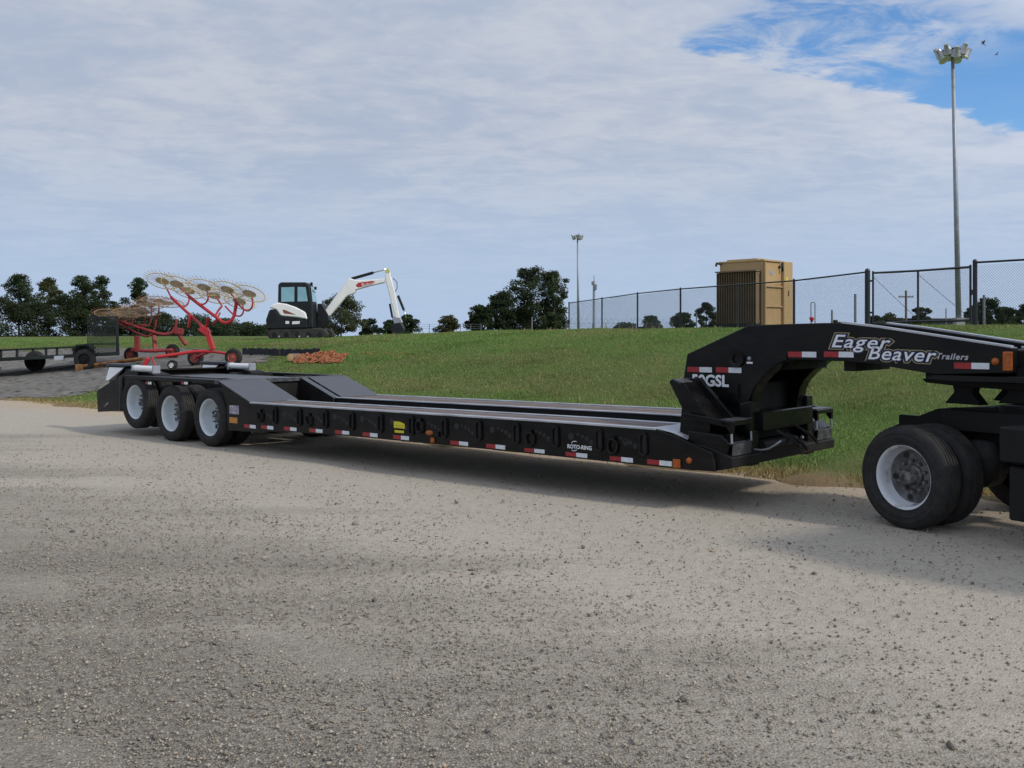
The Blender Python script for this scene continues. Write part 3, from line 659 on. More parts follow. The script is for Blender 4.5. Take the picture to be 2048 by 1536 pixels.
logo('Eager', 1661, 683, 0.180, 1.10, 1.30); logo('Beaver', 1734, 706.5, 0.180, 1.08, 1.17)
s, z = tl(1871, 712.5, V0); text_mesh('lettering', 'Trailers', 0.078, mat('grey_decal', (0.42, 0.43, 0.46), 0.5), TR, on_side(s, z, V0 - 0.003, -0.02), offset=0.002, shear=0.28, space=1.15)
# arched rib, lock columns and the beam between them
ap = [tl(a, b, V0) for a, b in ((1478, 860), (1481, 800), (1490, 776), (1508, 752), (1530, 732), (1552, 716), (1572, 709), (1576, 719), (1560, 726), (1542, 739), (1524, 756), (1508, 778), (1500, 802), (1497, 860))]
MB().prism(ap, V0 - 0.03, V0 - 0.001).build('arch_rib', BLACK, TR, bevel=0.004)
q = [tl(1478, 808, 0.55), tl(1502, 802, 0.55), tl(1505, 932, 0.55), tl(1478, 932, 0.55)]
for v in (0.55, 1.89): MB().prism(q, v, v + 0.16).build('lock_column', BLACK, TR, bevel=0.012)
sc = (q[0][0] + q[1][0]) / 2; zc_ = tl(1502, 822, 0.7)[1]
MB().box((sc + 0.02, 1.3, zc_ - 0.10), (0.24, 1.20, 0.20)).build('lock_beam', BLACK, TR, bevel=0.012)
MB().box((sc - 0.12, 1.3, zc_ - 0.02), (0.05, 1.30, 0.62)).build('neck_foot_plate', BLACK2, TR, bevel=0.01)
for v in (0.62, 1.98): MB().lathe([(0, -0.05), (0.055, -0.045), (0.06, 0.0), (0.06, 0.05), (0, 0.05)], 14, (sc + 0.02, v - 0.03, 0.60)).build('lock_pin', BLACK2, TR, auto=40)
for k, (v0, z0_) in enumerate(((0.95, 0.78), (1.15, 0.74), (1.40, 0.80))): MB().tube(curve_pts([(sc + 0.16, v0, z0_), (sc + 0.30, v0 + 0.12, z0_ - 0.12), (sc + 0.28, v0 + 0.28, z0_ - 0.20), (sc + 0.14, v0 + 0.38, z0_ - 0.10)]), 0.016, 7).build('hydraulic_hose', RUBBER, TR, smooth=True)
MB().tube([(sc + 0.06, 0.75, 0.60), (sc + 0.06, 1.55, 0.60)], 0.085, 14).build('lift_cylinder', BLACK2, TR, smooth=False, bevel=0)
hp = [tl(a, b, 0.60) for a, b in ((1497, 895), (1510, 899), (1524, 900), (1538, 897), (1550, 890), (1562, 882))]
MB().tube([(x, 0.60, z) for x, z in hp], 0.011, 8).build('hydraulic_hose', GALV, TR, smooth=True)
MB().lathe([(0, -0.03), (0.018, -0.028), (0.02, 0)], 10, (sc + 0.02, 1.88, 0.62)).build('grease_cap', GALV, TR)
s, z = tl(1491, 905, 0.55); MB().tube([(s, 0.53, z), (s + .02, 0.5, z - .12)], 0.012, 6).build('release_pin', BLACK2, TR)
# deck front: crossbeam, end blocks, folded steps, checker corner
MB().prism([(0.30, 0.415), (0.66, 0.42), (0.82, 0.46), (0.82, 0.56), (0.50, 0.66), (0.20, 0.70)], 0.06, WID - 0.06).build('front_crossbeam', BLACK2, TR, bevel=0.01)
for v0, v1 in ((0.07, 0.52), (2.07, 2.52)):
    b = MB().prism([(0.42, 0.60), (0.86, 0.57), (0.90, 0.70), (0.80, 0.78), (0.42, 0.80)], v0, v1).build('hook_block', BLACK, TR, bevel=0.012)
    MB().prism([(0.905, 0.58), (0.915, 0.69), (0.93, 0.69), (0.92, 0.57)], v0 + 0.03, v1 - 0.03).build('block_face', DARKPLATE, b, bevel=0.004)
    m = MB(); m.prism([(0.36, 0.985), (0.84, 0.93), (0.93, 0.885), (0.93, 0.80), (0.90, 0.80), (0.86, 0.86), (0.36, 0.93)], v1 - 0.06, v1); m.prism([(0.36, 0.985), (0.84, 0.93), (0.93, 0.885), (0.93, 0.80), (0.90, 0.80), (0.86, 0.86), (0.36, 0.93)], v0, v0 + 0.05)
    m.box((0.865, (v0 + v1) / 2, 0.90), (0.13, v1 - v0, 0.05)); m.build('step_frame', BLACK, b, bevel=0.006)
    MB().box((0.84, (v0 + v1) / 2, 0.93), (0.16, v1 - v0 - 0.02, 0.012)).build('step_tread', DARKPLATE, b)
    b.location.x = -0.12
    for vv in (v0 + 0.02, v1 - 0.02): MB().tube([(0.91, vv, 0.82), (0.915, vv, 0.70)], 0.012, 6).build('step_bar', GALV, b)
MB().add([(-0.12, 0.03, 0.812), (-0.12, 0.66, 0.812), (0.26, 0.66, 0.775), (0.30, 0.05, 0.712), (0.12, 0.03, 0.775)], [(0, 4, 3, 2, 1)]).build('checker_corner', EDGE, TR)
MB().add([(-0.12, WID - 0.03, 0.812), (-0.12, WID - 0.66, 0.812), (0.26, WID - 0.66, 0.775), (0.30, WID - 0.05, 0.712), (0.12, WID - 0.03, 0.775)], [(0, 1, 2, 3, 4)]).build('checker_corner', EDGE, TR)
# leaning wing plates of the front ramp
def wing(v, sgn):
    q = [tl(a, b, 0.16) for a, b in ((1337.5, 763), (1344.5, 757.5), (1361, 765), (1420, 840), (1419, 866), (1400, 905), (1358, 875), (1363, 815))]
    m = MB().prism(q, v, v + sgn * 0.05); o = m.build('wing_plate', BLACK, TR, bevel=0.006)
    t0 = tl(1344.5, 757.5, 0.16); t1 = tl(1361, 765, 0.16); t2 = tl(1420, 840, 0.16)
    MB().prism([t1, t2, (t2[0] + 0.02, t2[1] - 0.01), (t1[0] + 0.03, t1[1])], v, v + sgn * 0.32).build('wing_edge', BLACK, o, bevel=0.004)
    MB().prism([t0, t1, (t1[0], t1[1] - 0.03), (t0[0], t0[1] - 0.03)], v, v + sgn * 0.34).build('wing_top', DARKPLATE, o, bevel=0.004)
    b0 = tl(1355, 800, 0.16); b1 = tl(1470, 842, 0.16)
    MB().prism([(t2[0] - 0.03, t2[1] - 0.01), (b1[0] - 0.05, t2[1] + 0.0), (b1[0] - 0.05, t2[1] - 0.04), (t2[0] - 0.03, t2[1] - 0.04)], v, v + sgn * 0.40).build('wing_shelf', BLACK, o, bevel=0.004)
wing(0.16, 1); wing(WID - 0.16, -1)
for v, sg in ((0.42, 1), (WID - 0.42, -1)):
    q = [tl(a, b, 0.42) for a, b in ((1352, 762), (1362, 757.5), (1400, 755.5), (1408, 768), (1470, 838), (1470, 860), (1380, 870))]
    MB().prism(q, v, v + sg * 0.06).build('wing_inner_plate', BLACK, TR, bevel=0.006)
MB().box((0.30, WID / 2, 0.83), (0.5, 0.9, 0.30)).build('deck_tongue', BLACK2, TR, bevel=0.02)

# ------------------------------------------------------------------ semi tractor (drive end in view)
YT = 9.30; KX = at(1802, 956, YT); TT = R(31)
TK = empty('semi_truck', (KX.x, KX.y, 0), -R(90) + TT); tag(TK, 'black semi tractor with dirty white drive wheels coupled under the gooseneck', 'truck')
KR = 0.48
def kl(px, py, v):
    u = Vector((math.sin(TT), -math.cos(TT))); w = Vector((math.cos(TT), math.sin(TT))); k = (px - CX) / F; bx = KX.x + w.x * v; by = KX.y + w.y * v
    s = (k * by - bx) / (u.x - k * u.y); Y = by + u.y * s; return s, EYE + (HY - py) * Y / F
kw = make_wheel('wheel', TK, KR, 0.300, 0.25, 0.085, RIMD, HUBD, 0.185, nuts=10, disc_m=mat('grimy_wheel_disc', (0.05, 0.048, 0.045), 0.6, 0, col2=(0.19, 0.19, 0.19), vscale=6, thr=(0.38, 0.62), spec=0.3))
KW = 2.44
for i, s in enumerate((0.0,)):
    for sd_ in (0, 1):
        e = kw if (i == 0 and sd_ == 0) else copy_tree(kw, TK); e.location = (s, 0 if sd_ == 0 else KW, KR - 0.012); e.rotation_euler = (0, 0.9 + i, 0 if sd_ == 0 else math.pi)
    MB().lathe([(0, 0.3), (0.09, 0.3), (0.09, 1.0), (0.2, 1.15), (0.2, 1.35), (0.09, 1.5), (0.09, KW - 0.3), (0, KW - 0.3)], 14, (s, 0, KR)).build('drive_axle', BLACK2, TK)
    for v in (0.75, 1.69): MB().lathe([(0.0, -0.2), (0.13, -0.18), (0.15, 0.0), (0.13, 0.18), (0, 0.2)], 14, (s + 0.35, v, 0.62), axis='z').build('air_bag', RUBBER, TK, smooth=True)
for v in (0.76, 1.60): MB().prism([(-0.62, 0.98), (6.0, 0.98), (6.0, 0.72), (-0.45, 0.72), (-0.62, 0.82)], v, v + 0.085).build('frame_rail', BLACK2, TK, bevel=0.008)
for s in (-0.55, 0.7, 2.2, 3.4): MB().box((s, KW / 2, 0.86), (0.12, 0.80, 0.2)).build('frame_crossmember', BLACK2, TK)
# sloped frame ends / fifth-wheel ramps
for v in (0.72, 1.64):
    q = [kl(a, b, 0.72) for a, b in ((1786, 852), (1872, 818), (1900, 815), (1990, 815), (1990, 860), (1800, 862))]
    MB().prism(q, v, v + 0.07).build('pick_up_ramp', BLACK2, TK, bevel=0.006)
b0 = kl(1898, 812, 0.72); b1 = kl(2060, 812, 0.72)
MB().box2((b0[0], 0.60, b0[1] - 0.02), (b1[0] + 0.3, 1.84, b0[1] - 0.22)).build('mounting_plate', BLACK2, TK, bevel=0.01)
for px0, px1 in ((1905, 1965), (2012, 2075)):
    a_ = kl(px0, 770, 0.85); c_ = kl(px1, 770, 0.85); d_ = kl(px0, 806, 0.85); mid_ = (a_[0] + c_[0]) / 2; hw = (c_[0] - a_[0]) / 2
    for v in (0.78, 1.55):
        MB().prism([(mid_ - hw * 0.75, a_[1] + 0.02), (mid_ + hw * 0.75, a_[1] + 0.02), (mid_ + hw * 0.6, a_[1] - 0.06), (mid_ + hw * 1.25, d_[1]), (mid_ - hw * 1.25, d_[1]), (mid_ - hw * 0.6, a_[1] - 0.06)], v, v + 0.12).build('fifth_wheel_saddle', BLACK2, TK, bevel=0.008)
a_ = kl(1853, 757, 0.8); c_ = kl(2070, 757, 0.8)
fw = [(a_[0], a_[1]), (a_[0] + 0.05, a_[1] - 0.035), (a_[0] + 0.45, a_[1] - 0.06), (c_[0], a_[1] - 0.07), (c_[0] + 0.2, a_[1] - 0.02), (c_[0] + 0.2, a_[1] - 0.008), (a_[0] + 0.05, a_[1] + 0.004)]
MB().prism(fw, 0.72, 1.74).build('fifth_wheel', BLACK2, TK, bevel=0.008)
# quarter box and battery step ahead of the drive wheel, mud flap, fuel tank, cab (the cab throws the wide shade on the lot)
bx0 = kl(1994, 852, 0.06)
MB().box((bx0[0] + 0.55, 0.38, 0.86), (1.1, 0.6, 0.30)).build('tool_box', BLACK2, TK, bevel=0.015)
MB().box((bx0[0] + 0.52, 0.36, 0.45), (0.9, 0.5, 0.46)).build('battery_box', BLACK2, TK, bevel=0.015)
MB().lathe([(0, 0.0), (0.12, 0.01), (0.14, 0.05), (0.14, 0.75), (0.12, 0.79), (0, 0.8)], 18, (0.68, 0.82, 0.55)).build('air_tank', BLACK2, TK, smooth=True)
for v in (0.02, 1.86): MB().box((2.05, v + 0.28, 0.62), (0.02, 0.56, 0.75)).build('mud_flap', RUBBER, TK)
for v in (0.30, 2.14): MB().lathe([(0, 0), (0.28, 0.02), (0.30, 0.05), (0.30, 1.25), (0.28, 1.28), (0, 1.3)], 24, (0, 0, 0)).build('fuel_tank', GALV, TK, smooth=False).matrix_local = Matrix.Translation((3.6, v, 0.62)) @ Matrix.Rotation(R(90), 4, 'Z')
cabp = [(3.0, 0.95), (3.0, 2.55), (3.15, 2.70), (4.1, 2.66), (4.45, 2.5), (4.9, 1.85), (6.5, 1.62), (6.72, 1.45), (6.75, 0.75), (5.2, 0.70), (4.9, 0.80)]
MB().prism(cabp, 0.14, 2.30).build('cab', BLACK, TK, bevel=0.06)
MB().prism([(3.7, 1.9), (3.7, 2.5), (4.36, 2.5), (4.66, 1.95)], 0.13, 0.137).build('side_window', GLASSC, TK)
MB().prism([(3.7, 1.9), (3.7, 2.5), (4.36, 2.5), (4.66, 1.95)], 2.303, 2.31).build('side_window', GLASSC, TK)
MB().box((6.82, 1.22, 0.62), (0.18, 2.36, 0.34)).build('bumper', CHROME, TK, bevel=0.03)
sw = empty('wheel'); sw.parent = TK; make_tyre('tyre', KR, 0.3, 0.27, 0, sw); MB().lathe([(0.3, 0.02), (0.27, 0.05), (0.2, 0.03), (0.0, 0.01)], 32).build('rim', RIMD, sw, auto=40); sw.location = (5.7, 0.06, KR)
s2 = copy_tree(sw, TK); s2.location = (5.7, KW - 0.06, KR); s2.rotation_euler = (0, 0, math.pi)
# blue air line and red line from the truck deck to the neck
p = [kl(2038, 806, 1.0), kl(2046, 800, 1.0), kl(2060, 790, 1.0)]; MB().tube([(p[0][0], 1.0, p[0][1]), (p[1][0], 1.0, p[1][1] + 0.02), (p[2][0], 1.0, p[2][1] + 0.1), (p[2][0] + 0.5, 1.05, p[2][1] + 0.45)], 0.014, 8).build('air_hose', mat('blue_hose', (0.03, 0.16, 0.25), 0.5), TK, smooth=True)

# ------------------------------------------------------------------ wheel rakes
def rake_wheel(par, hub, nrm, R_, tine_m, hub_m, n=40, seed=0):
    rnd = random.Random(seed); e = empty('rake_wheel', hub); e.parent = par
    e.rotation_euler = Vector(nrm).to_track_quat('Z', 'Y').to_euler()
    MB().lathe([(0.0, 0.035), (0.12, 0.03), (0.225, 0.0), (0.23, -0.012), (0.0, -0.025)], 20, axis='z').build('hub_disc', hub_m, e, auto=40)
    m = MB(); pts = [(R_ * 0.80 * math.cos(2 * math.pi * k / 36), R_ * 0.80 * math.sin(2 * math.pi * k / 36), 0) for k in range(37)]; m.tube(pts, 0.015, 5, cap=False); m.build('wheel_rim', tine_m, e)
    m = MB()
    for k in range(n):
        a = 2 * math.pi * k / n + rnd.uniform(-.02, .02); b = a + 0.22
        m.tube([(0.18 * math.cos(a), 0.18 * math.sin(a), 0), (R_ * .8 * math.cos(a + .06), R_ * .8 * math.sin(a + .06), 0), (R_ * math.cos(b), R_ * math.sin(b), 0.06)], 0.0075, 3)
    t = m.build('tines', tine_m, e); tag(t, kind='stuff')
    return e
def small_tyre(par, name, loc, r, w, rimm, rz):
    e = empty(name, loc); e.parent = par; e.rotation_euler = (0, 0, rz)
    m = MB(); m.lathe([(r * .58, -w / 2 + .01), (r * .75, -w / 2), (r * .95, -w / 2 + .02), (r, -w / 4), (r, w / 4), (r * .95, w / 2 - .02), (r * .75, w / 2), (r * .58, w / 2 - .01)], 28); m.build('tyre', RUBBER, e, auto=50)
    m = MB(); m.lathe([(r * .6, -w / 2 + .015), (r * .52, -w / 4), (r * .2, -w / 4 - .01), (r * .18, -w / 2), (0, -w / 2)], 20); m.lathe([(r * .6, w / 2 - .015), (r * .52, w / 4), (0, w / 4)], 20); m.build('rim', rimm, e, auto=40)
    return e
def make_rake(label, Y, base_px, hubs, bars, posts, arms, tyres, paint, tine_m, hub_m, R_, nrm):
    bx, by = (base_px - CX) * Y / F, Y; bz = hz(bx, by); root = empty('hay_rake', (bx, by, bz)); tag(root, label, 'hay rake')
    L_ = lambda px, py, dy=0.0: tuple(at(px, py, Y + dy) - Vector((bx, by, bz)))
    for nm, pts, r in bars: MB().tube(curve_pts([L_(*p) for p in pts]), r, 8).build(nm, paint, root, smooth=True)
    for nm, a, b, w in posts:
        a = Vector(L_(*a)); b = Vector(L_(*b)); d = b - a; M = d.to_track_quat('Z', 'Y').to_matrix()
        MB().box((a + b) / 2, (w, w, d.length), M).build(nm, paint, root, bevel=0.012)
    for i, (px, py, dy) in enumerate(hubs): rake_wheel(root, L_(px, py, dy), nrm, R_, tine_m, hub_m, 26, i)
    for pts in arms: MB().tube(curve_pts([L_(*p) for p in pts]), 0.028, 7).build('wheel_arm', paint, root, smooth=True)
    for px, py, dy, r, rm, nm in tyres:
        p = Vector(L_(px, py, dy)); p.z = hz(p.x + bx, p.y + by) - bz + r - 0.01; small_tyre(root, nm, p, r, 0.18, rm, R(-12))
    return root
RIMR = mat('rusty_red_rim', (0.30, 0.07, 0.05), 0.6, 0, var=0.3)
make_rake('bright red wheel rake folded up on the stone pad beside the black trailer', 33.0, 420,
    hubs=[(325, 562, 0.9), (354, 568, 0.0), (408.5, 574.5, -0.2), (455, 579, -0.3), (499, 587, -0.4), (428, 591, 1.2), (479, 602.5, 0.9), (377, 581, 1.3)],
    bars=[('boom', [(378, 593, 0), (400, 610, -.1), (428, 631, -.2), (447, 645, -.2), (460, 643, -.2), (468, 632, -.2), (471, 616, -.2), (473, 603, -.2)], 0.055),
          ('boom', [(342, 594, 0.9), (366, 617, .8), (388, 637, .6), (404, 652, .3), (410, 657, 0)], 0.050),
          ('drawbar', [(312, 714, -.2), (350, 709, -.1), (391, 703, 0), (421, 703, 0)], 0.055),
          ('axle_beam', [(421, 703, 0), (445, 706, -.1), (466, 711, -.2)], 0.045), ('axle_beam', [(421, 703, 0), (405, 709, .4), (393, 714, .6)], 0.045),
          ('brace', [(416, 636, -.1), (414, 648, 0), (409, 657, 0)], 0.05), ('brace', [(430, 633, .4), (436, 622, .6), (444, 612, .8)], 0.035), ('brace', [(425, 650, .3), (432, 640, .3), (440, 626, .6)], 0.03),
          ('brace', [(380, 628, .6), (378, 650, .6), (376, 655, .6)], 0.05)],
    posts=[('mast', (426, 699, 0), (412, 656, 0), 0.16), ('mast_head', (418, 668, 0), (401, 655, 0), 0.20), ('hitch', (288, 732, -.2), (297, 716, -.2), 0.13), ('hitch_jack', (311, 735, -.25), (304, 714, -.25), 0.05)],
    arms=[[(378, 593, 0), (368, 583, 0), (358, 574, 0), (354, 569, 0)], [(384, 596, 0), (396, 606, -.1), (408, 608, -.1), (416, 598, -.2), (414, 582, -.2), (409, 576, -.2)],
          [(472, 603, -.2), (466, 593, -.2), (458, 583, -.3), (455, 580, -.3)], [(474, 606, -.2), (488, 619, -.3), (498, 621, -.3), (505, 610, -.4), (504, 595, -.4), (499, 588, -.4)],
          [(444, 612, .8), (438, 602, 1.0), (430, 593, 1.2)], [(450, 612, .8), (466, 628, .8), (480, 632, .8), (487, 622, .8), (484, 608, .9), (479, 603, .9)],
          [(342, 594, .9), (335, 580, .9), (326, 564, .9)], [(346, 598, .9), (360, 612, 1.0), (372, 612, 1.1), (378, 600, 1.2), (377, 583, 1.3)]],
    tyres=[(467, 709, -0.2, 0.29, RIMR, 'tyre_wheel'), (391, 712, 0.7, 0.28, RIMR, 'tyre_wheel'), (345, 716, 0.2, 0.16, WHITE, 'gauge_wheel')],
    paint=REDP, tine_m=TINE, hub_m=HUBY, R_=0.64, nrm=(0.38, -0.40, 0.83))
make_rake('faded dark red wheel rake with rusty wheels standing behind the bright red rake', 37.0, 290,
    hubs=[(301, 608, 0), (222, 627, 0.2), (259, 625, 0), (315, 601, 0.8), (275, 618, 0.9), (242, 632, 1.2), (335, 606, 0.5), (288, 624, 0.6)],
    bars=[('boom', [(237, 640, 0), (262, 650, 0), (300, 662, -.1), (322, 668, -.1), (340, 667, -.1), (350, 657, -.1), (353, 638, -.1)], 0.055), ('boom', [(233, 645, .8), (262, 660, .8), (288, 672, .8), (300, 670, .8), (310, 655, .8), (312, 630, .8)], 0.04),
          ('boom', [(352, 660, 0), (362, 676, 0), (372, 690, 0)], 0.07), ('axle_beam', [(262, 700, 0), (300, 702, 0), (345, 700, 0)], 0.06)],
    posts=[('mast', (275, 704, 0), (274, 672, 0), 0.17), ('mast', (311, 704, 0), (308, 672, .3), 0.14), ('mast_head', (346, 660, 0), (366, 664, 0), 0.22)],
    arms=[[(274, 648, 0), (284, 650, 0), (296, 651, 0), (302, 640, 0), (303, 610, 0)], [(240, 640, 0), (230, 635, 0), (223, 628, 0.2)], [(262, 648, 0), (266, 640, 0), (260, 626, 0)], [(314, 640, .8), (318, 620, .8), (315, 602, .8)], [(285, 655, .8), (290, 640, .9), (276, 619, .9)]],
    tyres=[(262, 712, 0.2, 0.27, RIMR, 'tyre_wheel'), (345, 712, 0.2, 0.27, RIMR, 'tyre_wheel')],
    paint=REDF, tine_m=TINER, hub_m=HUBY, R_=0.72, nrm=(0.16, -0.26, 0.95))
# rusty yellow drawbar lying along the pad
p0 = ray_ground(160, 742); p1 = ray_ground(286, 727); bx, by, bz = p0
tb = empty('steel_drawbar', p0); tag(tb, 'rusty yellow steel drawbar lying on the grey stone below the dark red rake', 'drawbar')
d_ = Vector((p1[0] - p0[0], p1[1] - p0[1], p1[2] - p0[2])); n_ = Vector((-d_.y, d_.x, 0)).normalized()
MB().tube([Vector((0, 0, .16)), d_ + Vector((0, 0, .20))], 0.055, 6).build('main_tube', RUSTY, tb); MB().tube([n_ * 0.5 + Vector((0, 0, .12)), d_ + Vector((0, 0, .14))], 0.045, 6).build('side_tube', RUSTY, tb)
MB().box((0, 0, .12), (.22, .3, .24)).build('tongue_plate', RUSTY, tb, bevel=.01); MB().box(n_ * .45 + Vector((.5, 0, .1)), (.12, .12, .22)).build('foot', RUSTY, tb)

# ------------------------------------------------------------------ dark utility trailer and white pickup at the left edge
YU = 36.0; ub = (130 - CX) * YU / F; uz = hz(ub, YU); UT = empty('utility_trailer', (ub, YU, uz)); tag(UT, 'dark green flatbed utility trailer with tall mesh ramp gate raised at its end', 'trailer')
U = lambda px, py, dy=0.0: Vector(at(px, py, YU + dy)) - Vector((ub, YU, uz))
def bar(mb, a, b, w):
    d = Vector(b) - Vector(a); mb.box((Vector(a) + Vector(b)) / 2, (w, w, d.length), d.to_track_quat('Z', 'Y').to_matrix()); return mb
for dy in (0.0, 2.1):
    bar(MB(), U(-60, 722, dy), U(238, 707, dy), 0.13).build('side_beam', TRAILG, UT, bevel=.01); r_ = bar(MB(), U(-60, 703, dy), U(178, 693, dy), 0.07).build('top_rail', TRAILG, UT)
    for px in (-40, 2, 34, 66, 92, 114, 148): bar(MB(), U(px, 720 - px * .05, dy), U(px, 700 - px * .042, dy), 0.07).build('rail_post', TRAILG, UT)
m = MB(); a, b, c, d = U(-60, 718.5), U(238, 704), U(238, 704, 2.1), U(-60, 718.5, 2.1); m.add([a, b, c, d], [(0, 1, 2, 3)]); m.build('bed', mat('grey_deck_board', (0.16, 0.14, 0.13), 0.8, 0, var=0.3, vscale=5), UT)
g0, g1 = U(176, 704, 0), U(236, 704, 0)
for dy in (0.05, 2.05): bar(MB(), U(236, 706, dy), U(233, 632, dy), 0.08).build('gate_upright', TRAILG, UT)
for k in range(13):
    y_ = 0.15 + k * 0.15; bar(MB(), U(235.5, 704, y_), U(233, 634, y_), 0.025).build('gate_slat', TRAILG, UT)
for px in range(176, 236, 4): bar(MB(), U(px, 705, .03), U(px, 634, .03), 0.03).build('side_slat', TRAILG, UT)
for py in (634, 652, 670, 688): bar(MB(), U(175, py, .03), U(235, py, .03), 0.045).build('side_bar', TRAILG, UT)
for py in (634, 646, 658, 670, 682, 694): bar(MB(), U(234, py, 0.05), U(234, py, 2.05), 0.06).build('gate_bar', TRAILG, UT)
m = MB(); m.prism([(U(150, 0)[0], U(0, 700)[2]), (U(160, 0)[0], U(0, 689)[2]), (U(184, 0)[0], U(0, 687)[2]), (U(194, 0)[0], U(0, 697)[2]), (U(190, 0)[0], U(0, 697)[2]), (U(182, 0)[0], U(0, 690)[2]), (U(162, 0)[0], U(0, 692)[2]), (U(154, 0)[0], U(0, 701)[2])], -0.35, -0.02); m.build('fender', TRAILG, UT)
m = MB(); m.box(U(205, 672, .9), (1.05, .9, 1.35)); 
for px, dy in ((170, -0.2), (170, 2.3), (70, 1.6)):
    p = U(px, 720, dy); p.z = hz(p.x + ub, p.y + YU) - uz + 0.37; small_tyre(UT, 'wheel', p, 0.38, 0.24, BLACK2, 0)
bar(MB(), U(110, 716, -.05), U(128, 715, -.05), 0.14).build('number_plate', mat('pale_plate', (0.40, 0.45, 0.50), 0.5), UT)
YP = 34.0; pbx = (-112 - CX) * YP / F; pz = hz(pbx, YP); PK = empty('pickup_truck', (pbx, YP, pz)); tag(PK, 'white pickup truck hitched ahead of the dark utility trailer', 'pickup')
m = MB().prism([(-2.6, .45), (-2.65, 1.1), (-1.3, 1.2), (-0.7, 1.78), (0.9, 1.8), (1.1, 1.2), (1.38, 1.18), (1.44, .95), (1.40, .45)], -0.95, 0.95); m.build('body', WHITE, PK, bevel=0.12)
m = MB().prism([(-1.1, 1.22), (-.65, 1.68), (.8, 1.7), (.95, 1.22)], -0.96, -0.945); m.build('side_window', BLACK, PK)
MB().box((1.43, 0, .55), (.16, 1.8, .2)).build('rear_bumper', CHROME, PK, bevel=.03); MB().box((1.41, -.86, 1.0), (.08, .14, .34)).build('tail_light', REDL, PK, bevel=.02)
for x in (-1.7, .75):
    for y in (-.85, .85): small_tyre(PK, 'wheel', (x, y, .36), .37, .26, GALV, 0)

# ------------------------------------------------------------------ excavator
YE = 46.0; ebx = (605 - CX) * YE / F; ez = hz(ebx, YE); EX = empty('mini_excavator', (ebx, YE, ez)); tag(EX, 'white and black mini excavator with raised boom parked on the grass crest', 'excavator')
def E(zx, zy):   # pixel in the 6.4x enlargement of the photograph -> local x, z in metres
    p = at(520 + zx / 6.4, 520 + zy / 6.4, YE); return p.x - ebx, p.z - ez
def EP(pts): return [E(*p) for p in pts]
def eprism(name, pts, y0, y1, m_, par=None, bevel=0.03): return MB().prism(EP(pts), y0, y1).build(name, m_, par or EX, bevel=bevel)
gz = E(0, 1000)[1]
for y0 in (-0.95, 0.55):
    q = EP([(150, 930), (180, 885), (250, 870), (800, 870), (880, 890), (915, 940), (905, 985), (860, 1005), (200, 1010), (160, 985)]); q = [(x, max(z, 0.0) if z < 0.08 else z) for x, z in q]
    tk = MB().prism(q, y0, y0 + 0.42).build('track', RUBTR, EX, bevel=0.05)
    for zx in (250, 400, 540, 680, 820): MB().lathe([(0, -.02), (.10, -.02), (.12, 0)], 14, (E(zx, 960)[0], y0, E(zx, 950)[1])).build('roller', EXDARK, tk)
    for zx in (305, 560, 668): MB().lathe([(0, -.035), (.045, -.035), (.05, 0)], 10, (E(zx, 975)[0], y0, E(zx, 980)[1])).build('roller_cap', GALV, tk)
MB().box((E(500, 0)[0], 0, E(0, 905)[1]), (1.6, 1.2, .3)).build('undercarriage', EXDARK, EX, bevel=.03)
eprism('counterweight', [(140, 770), (185, 640), (270, 635), (335, 720), (665, 770), (670, 880), (150, 890)], -1.0, 1.0, EXDARK, bevel=.06)
eprism('engine_hood', [(180, 615), (230, 575), (300, 555), (400, 570), (520, 610), (640, 675), (665, 765), (560, 745), (330, 722), (275, 645)], -1.02, 0.5, WHITE, bevel=.05)
eprism('hood_vent', [(355, 645), (370, 640), (520, 705), (375, 690)], -1.03, -1.021, mat('red_grey_vent', (0.20, 0.06, 0.04), .6), bevel=0)
eprism('side_badge', [(390, 785), (435, 785), (435, 820), (390, 820)], -1.012, -1.003, DECALW, bevel=0); eprism('side_badge', [(475, 790), (570, 785), (565, 820), (472, 825)], -1.012, -1.003, DECALW, bevel=0)
cab = eprism('cab_frame', [(290, 560), (295, 330), (320, 298), (630, 298), (680, 330), (720, 540), (735, 870), (670, 880), (640, 680), (420, 575)], -0.98, 0.15, EXDARK, bevel=.05)
for q in ([(335, 362), (500, 358), (498, 540), (335, 545)], [(540, 358), (640, 360), (668, 536), (540, 540)]): eprism('window', q, -0.992, -0.983, GLASSC, cab, 0)
q = [E(690, 350), E(715, 540)]; MB().add([(q[0][0] + .04, -.9, q[0][1]), (q[0][0] + .04, .08, q[0][1]), (q[1][0] + .03, .08, q[1][1]), (q[1][0] + .03, -.9, q[1][1])], [(0, 1, 2, 3)]).build('windscreen', GLASSC, cab)
for zx, zy in ((690, 315), (740, 370)):
    x, z = E(zx, zy); MB().box((x + .03, -.7, z), (.10, .14, .14)).build('work_light', EXDARK, cab, bevel=.02)
x, z = E(745, 400); MB().tube([(x - .1, -.8, z), (x + .03, -.85, z - .1)], .02, 6).build('mirror_arm', EXDARK, cab)
eprism('swing_bracket', [(740, 560), (800, 560), (880, 700), (900, 780), (800, 880), (735, 880)], -.15, .35, EXDARK)
bm_ = eprism('boom', [(800, 695), (850, 738), (900, 710), (1095, 480), (1130, 455), (1180, 440), (1215, 420), (1225, 385), (1400, 335), (1595, 290), (1600, 235), (1480, 250), (1230, 260), (1160, 235), (1130, 245), (1075, 320)], -0.10, 0.20, WHITE, bevel=.03)
eprism('logo_panel', [(1232, 322), (1262, 293), (1445, 268), (1478, 280), (1455, 305), (1275, 350), (1245, 342)], -0.112, -0.103, mat('red_logo_panel', (0.42, 0.03, 0.02), .5), bm_, 0)
x0, z0 = E(1305, 325); a_ = R(10)
